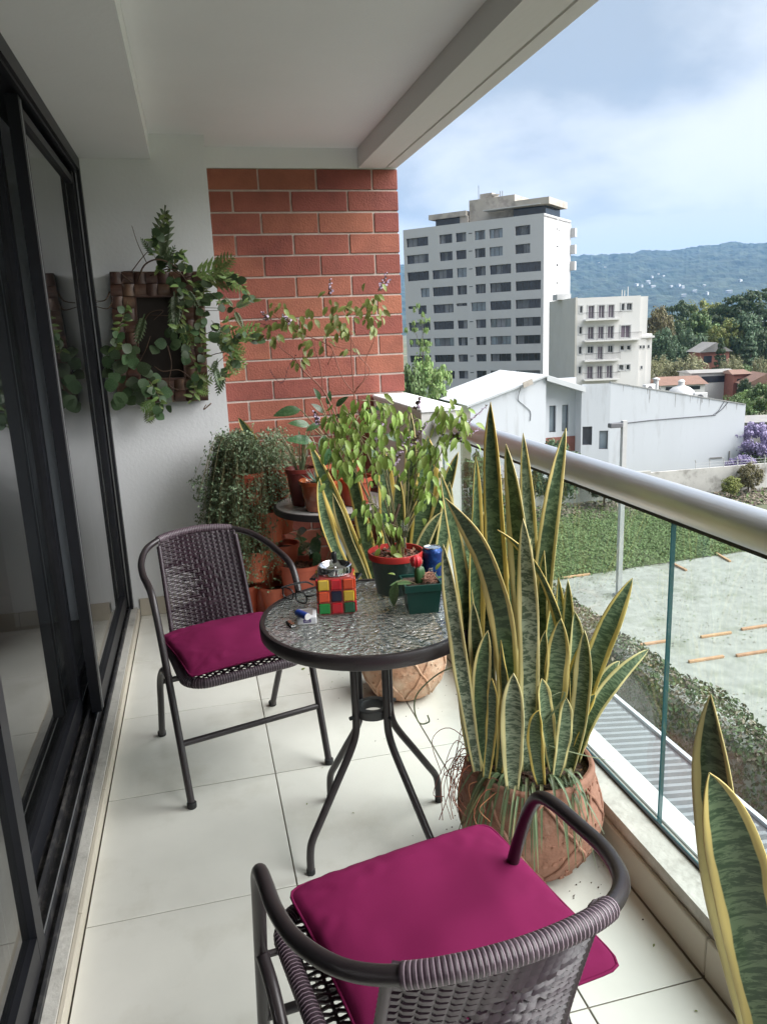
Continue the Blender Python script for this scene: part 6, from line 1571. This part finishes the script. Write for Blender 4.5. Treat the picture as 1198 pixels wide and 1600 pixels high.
def tleaf(p, s):
    n_ = Vector((rr.uniform(-1, 1), rr.uniform(-1, .3), rr.uniform(-.2, 1))).normalized(); t_ = n_.orthogonal().normalized(); t_.rotate(Matrix.Rotation(rr.uniform(0, 6.28), 3, n_)); s2 = n_.cross(t_)
    lf.add([p - t_ * s, p + s2 * s * .55 + n_ * s * .15, p + t_ * s, p - s2 * s * .55 + n_ * s * .15], [(0, 1, 2, 3)])
for k in range(680):
    a = rr.choice((rr.uniform(2.0, 5.4), rr.uniform(2.6, 4.6), rr.uniform(0, 6.28))); r0 = rr.uniform(.0, .14)
    st_ = PC + Vector((cos(a) * r0, sin(a) * r0, .86 + rr.uniform(-.02, .04)))
    out_ = rr.uniform(.08, .27); up_ = rr.uniform(.05, .22) * (1.2 if k % 3 else .6); dn = rr.uniform(.05, .62) * (1 if cos(a) < .3 else .45)
    e = PC + Vector((cos(a) * (r0 + out_), sin(a) * (r0 + out_) * .8, .86 - dn))
    if e.x < .17: e.y = min(e.y, 4.34)
    if e.x < -.06: e.x = -.06 + rr.uniform(-.02, .05)
    m_ = st_.lerp(e, .45); m_.z = .86 + up_ * .75
    P_ = spline([st_, m_, e.lerp(m_, .3) + Vector((rr.uniform(-.03, .03), rr.uniform(-.03, .03), -.02)), e], 4)
    sm.tube(P_, .0009, 3, cap=False)
    for q in P_[2:]:
        for _ in range(rr.choice((2, 3, 3, 4))):
            tleaf(q + Vector((rr.gauss(0, .012), rr.gauss(0, .012), rr.gauss(0, .012))), rr.uniform(.006, .0115))
obj('trailing_stems', sm, M_tstem, tr)['kind'] = 'stuff'
obj('trailing_leaves', lf, M_trail, tr)['kind'] = 'stuff'
sl_ = obj('tall_leaf', ribbon(at(404, 715, 4.15), at(396, 690, 4.16), at(372, 652, 4.18), .055, .1, .3, .2), M_snake, tr, smooth=True)
# dark foliage under the side table
UC = Vector((.60, 4.20, 0))
up = thing('shade_plant', 'dark leafy plant in the shade under the side table', 'plant', UC)
simple_pot(up, UC, .08, .11, .16, M_plast); soil(up, UC, .10, .138, seed=15)
sm = MB()
for k in range(46):
    a = rr.uniform(0, 6.28); q = UC + Vector((cos(a) * rr.uniform(.05, .22), sin(a) * rr.uniform(.03, .2) - .03, rr.uniform(.12, .55))); put_leaf(up, ME_dk, q, (cos(a), sin(a) - .3, rr.uniform(-.6, .6)), rr.uniform(.08, .17))
    if k % 3 == 0: sm.tube(spline([UC + Vector((0, 0, .13)), UC.lerp(q, .5) + Vector((0, 0, .16)), q], 4), .0025, 5)
obj('stems', sm, M_tstem, up)
SPC = Vector((.46, 3.93, 0)); sp_ = thing('clay_flower_pot', 'small round terracotta pot of bare soil at the foot of the stacked planter', 'pot', SPC + Vector((0, 0, .0)))
simple_pot(sp_, SPC, .08, .115, .36, M_plast, .008); soil(sp_, SPC, .10, .335, seed=16)

# ------------------------------------------------------------------ woven wall planter
WP = at(251, 528, 4.345); tilt = radians(1.6)
wpn = thing('wall_planter', 'square planter framed in woven brown shell tiles on the white wall', 'planter', (WP.x, YW, WP.z))
BASE[wpn.name] = Vector((WP.x, YW, WP.z))
ux = Vector((cos(tilt), 0, -sin(tilt) * .6)); uz = Vector((.055, 0, 1)).normalized()
uz = Vector((-.055 * -1, 0, 1)).normalized()
WW, WH = .475, .680
def wpt(u, v, y): return Vector((WP.x, y, WP.z)) + ux * (u * WW / 2) + uz * (v * WH / 2)
M_shell = mat('coconut_shell', (.085, .040, .028), .38, var=.25, vs=25, alt=(.16, .085, .055), alts=12, altw=(.5, .7), rnd=.3, coat=.2)
b = MB(); b.obox(wpt(0, 0, 4.372), ux * (WW / 2 - .004), Vector((0, .0255, 0)), uz * (WH / 2 - .004)); obj('backing_board', b, mat('dark_board', (.02, .014, .011), .85), wpn)
NX, NZ = 8, 11
for i in range(NX):
    for j in range(NZ):
        if 2 <= i < NX - 2 and 2 <= j < NZ - 2: continue
        cw_, ch_ = WW / NX, WH / NZ; c = wpt((2 * i + 1) / NX - 1, (2 * j + 1) / NZ - 1, 4.328); vert = (i + j) % 2
        b = MB(); hx, hz = cw_ / 2 * .97, ch_ / 2 * .97
        def cur(u, v):
            a, e = 2 * u - 1, 2 * v - 1; bul = .010 * (1 - (e * e if vert else a * a)) + .001 * (1 - (a * a if vert else e * e))
            return c + ux * (a * hx) + uz * (e * hz) + Vector((0, -bul, 0))
        b.grid(cur, 5, 5); b.obox(c + Vector((0, .009, 0)), ux * hx, Vector((0, .0085, 0)), uz * hz)
        obj('shell_tile', b, M_shell, wpn, smooth=True, angle=35)
b = MB()
for s in (-1, 1):
    b.obox(wpt(s * .5, 0, 4.335), ux * .006, Vector((0, .012, 0)), uz * (WH / 2 * .62)); b.obox(wpt(0, s * .635, 4.335), ux * (WW / 2 * .5), Vector((0, .012, 0)), uz * .006)
obj('inner_lip', b, M_shell, wpn)
wpl = thing('wall_plants', 'round-leaved creeper and ferns growing out of the woven wall planter', 'plant', WP)
BASE[wpl.name] = WP.copy()
tw_ = MB()
def twig(pts, r_=.003, m=None): tw_.tube(spline([at(x, y, d) for x, y, d in pts], 5), [r_ * (1 - .4 * i / (5 * (len(pts) - 1))) for i in range(5 * (len(pts) - 1) + 1)], 5)
twig([(215, 440, 4.3), (225, 415, 4.25), (245, 405, 4.22), (268, 412, 4.24), (285, 425, 4.28)], .005); twig([(235, 430, 4.3), (262, 420, 4.25), (280, 425, 4.25), (292, 440, 4.28)], .004); twig([(205, 425, 4.3), (220, 405, 4.26), (235, 388, 4.24)], .003); twig([(230, 412, 4.28), (215, 380, 4.24), (206, 352, 4.22)], .0025)
twig([(172, 455, 4.33), (165, 468, 4.32), (150, 472, 4.34)], .004); twig([(176, 470, 4.33), (168, 482, 4.32), (148, 478, 4.35)], .0035); twig([(222, 505, 4.3), (235, 488, 4.28), (255, 485, 4.28), (240, 500, 4.28)], .003); twig([(234, 492, 4.3), (260, 493, 4.28), (285, 495, 4.28)], .003); twig([(262, 540, 4.3), (268, 570, 4.28), (264, 600, 4.28), (280, 610, 4.28)], .0035); twig([(240, 572, 4.3), (255, 580, 4.27), (280, 578, 4.27), (300, 592, 4.28)], .0035); twig([(215, 570, 4.3), (228, 545, 4.28), (235, 525, 4.3)], .003)
twig([(305, 480, 4.3), (340, 481, 4.25), (368, 482, 4.2)], .0018); twig([(305, 484, 4.3), (340, 485, 4.25), (368, 482, 4.2)], .0018); twig([(300, 570, 4.3), (330, 555, 4.25), (350, 550, 4.2)], .003); twig([(325, 580, 4.3), (345, 562, 4.24), (360, 548, 4.2)], .0022); twig([(300, 515, 4.3), (318, 522, 4.27), (335, 515, 4.24)], .003)
twig([(330, 630, 4.34), (318, 640, 4.33), (322, 632, 4.33)], .004); twig([(260, 415, 4.27), (290, 432, 4.27), (312, 425, 4.25)], .004); twig([(205, 440, 4.31), (190, 425, 4.3), (230, 425, 4.27)], .004)
obj('twigs', tw_, M_wstem, wpl, smooth=True)['kind'] = 'stuff'
RND = [(165, 545), (180, 552), (170, 567), (188, 575), (196, 560), (206, 568), (178, 588), (172, 600), (190, 592), (208, 598), (215, 606), (232, 583), (238, 605), (225, 577), (252, 602), (258, 613), (205, 628), (190, 625), (215, 622), (182, 630), (262, 622), (248, 640), (265, 638), (270, 525), (275, 535), (262, 520), (272, 538), (250, 535), (243, 548), (290, 545), (289, 562), (314, 505), (312, 520), (285, 528), (232, 612), (222, 628), (200, 612), (168, 582), (198, 545), (205, 552), (244, 590), (338, 512), (335, 525), (342, 532), (290, 510), (285, 455), (292, 470), (325, 440), (212, 545), (225, 600), (270, 515), (300, 600)]
for k, (px, py) in enumerate(RND):
    p = at(px + R.uniform(-2, 2), py + R.uniform(-2, 2), R.uniform(4.20, 4.285)); s_ = R.uniform(.05, .075) * (1.15 if px < 260 and py > 560 else .9)
    fw = Vector((R.uniform(-1, 1), R.uniform(-.5, 0), R.uniform(-1, .7))).normalized(); put_leaf(wpl, ME_round, p - fw * s_ * .5, fw, s_, Vector((R.uniform(-.4, .4), -1, R.uniform(0, .5))))
FR = [((250, 410), (258, 325), 4.22, .0, 1), ((240, 400), (222, 372), 4.22, 0, 1), ((256, 418), (272, 385), 4.22, 0, 1), ((268, 420), (248, 372), 4.24, 0, 1), ((300, 432), (352, 412), 4.2, 0, 0), ((320, 435), (372, 438), 4.18, 0, 0), ((345, 425), (382, 448), 4.17, 0, 0), ((330, 425), (362, 398), 4.2, 0, 0), ((365, 482), (398, 462), 4.18, 0, 1), ((366, 484), (378, 510), 4.18, 0, 1), ((365, 480), (352, 465), 4.2, 0, 1), ((362, 530), (405, 512), 4.16, 0, 0), ((348, 552), (372, 520), 4.18, 0, 0), ((350, 548), (382, 545), 4.16, 0, 0), ((352, 555), (384, 570), 4.16, 0, 0), ((352, 560), (372, 582), 4.17, 0, 0), ((345, 552), (355, 528), 4.2, 0, 0), ((298, 600), (330, 590), 4.2, 0, 0), ((300, 605), (325, 612), 4.2, 0, 0), ((335, 570), (345, 605), 4.22, 0, 1), ((350, 575), (340, 615), 4.22, 0, 1), ((340, 560), (330, 585), 4.22, 0, 1), ((226, 490), (212, 535), 4.24, 0, 1), ((272, 455), (275, 510), 4.22, 0, 1), ((270, 478), (272, 520), 4.22, 0, 1), ((235, 635), (232, 660), 4.24, 0, 0), ((245, 625), (222, 640), 4.23, 0, 0), ((290, 450), (310, 480), 4.24, 0, 1), ((300, 440), (325, 465), 4.22, 0, 0), ((285, 500), (300, 540), 4.22, 0, 0), ((340, 540), (345, 510), 4.22, 0, 1)]
for (q0, q1, y, _, kd) in FR:
    a, c = at(q0[0], q0[1], y + .03), at(q1[0], q1[1], y); put_leaf(wpl, ME_fern2 if kd else ME_fern, a, c - a, (c - a).length * 1.05, Vector((R.uniform(-.3, .3), -1, R.uniform(0, .6))), 'frond')

# hanging shoots with small pointed leaves over the planter frame
M_point = plain_leaf('pointed_leaf', (.17, .26, .075), (.30, .36, .13), .35)
ME_pt = leaf_mesh('leaf', M_point, 1, .38, .3, .3)
vs_ = MB()
for (pts) in ([(300, 440, 4.27), (318, 470, 4.2), (312, 520, 4.2), (322, 570, 4.2)], [(270, 430, 4.25), (288, 470, 4.2), (276, 520, 4.2)], [(320, 450, 4.25), (352, 480, 4.16), (362, 530, 4.14)], [(330, 500, 4.25), (365, 545, 4.15), (352, 590, 4.16)], [(290, 540, 4.25), (310, 585, 4.2), (300, 625, 4.22)], [(200, 470, 4.28), (188, 510, 4.24), (180, 545, 4.22)], [(230, 590, 4.25), (250, 625, 4.2), (240, 655, 4.22)], [(330, 430, 4.25), (370, 440, 4.14), (395, 470, 4.1)], [(250, 425, 4.27), (240, 385, 4.24), (258, 335, 4.22)], [(265, 425, 4.27), (280, 395, 4.22), (292, 420, 4.2)], [(345, 540, 4.2), (378, 525, 4.12), (400, 530, 4.08)]):
    P_ = spline([at(x, y, d) for x, y, d in pts], 7); vs_.tube(P_, .0014, 4)
    for i, q in enumerate(P_[1:]):
        for s_ in (-1, 1):
            if R.random() < .82:
                put_leaf(wpl, ME_pt if R.random() < .55 else ME_round, q, (s_ * R.uniform(.3, 1), R.uniform(-.8, .0), R.uniform(-.9, .5)), R.uniform(.028, .055), Vector((R.uniform(-.3, .3), -1, R.uniform(.1, .8))))
obj('shoots', vs_, M_tstem, wpl, smooth=True)['kind'] = 'stuff'

# small dry leaf bits on the floor
for k, (px, py, s_) in enumerate(((477, 1044, .03), (550, 1270, .006), (520, 1065, .006), (600, 1155, .006), (1022, 1475, .010), (480, 1255, .005), (640, 1225, .006), (505, 1200, .006), (1085, 1580, .008))):
    q = onz(px, py, .004); o = place('dry_leaf', ME_sprig, None, frame(q, (R.uniform(-1, 1), R.uniform(-1, 1), 0), (0, 0, 1), max(.008, s_)))
    put(o, ['curled dry leaf on the tiles under the chair by the corner'][0] if k == 0 else 'tiny dark leaf crumb lying on the floor tiles', 'leaf' if k == 0 else 'crumb', None if k == 0 else 'crumbs on the floor tiles')

# crumbs of soil round the pots
b = MB(); rr = random.Random(33)
for _ in range(170):
    c = rr.choice((C1, C1, C2)); a = rr.uniform(0, 6.28); q = c + Vector((cos(a), sin(a), 0)) * (.17 + abs(rr.gauss(0, .12)))
    if q.x > 1.04 or q.x < -.4: continue
    e = rr.uniform(.0007, .0019); b.obox((q.x, q.y, .0022 + e * .5), (e, e * .3, 0), (-e * .3, e * .8, 0), (0, 0, e * .6))
put(obj('soil_crumbs', b, M_soil), 'dark crumbs of soil scattered on the tiles round the clay pots', 'soil', kind='stuff')
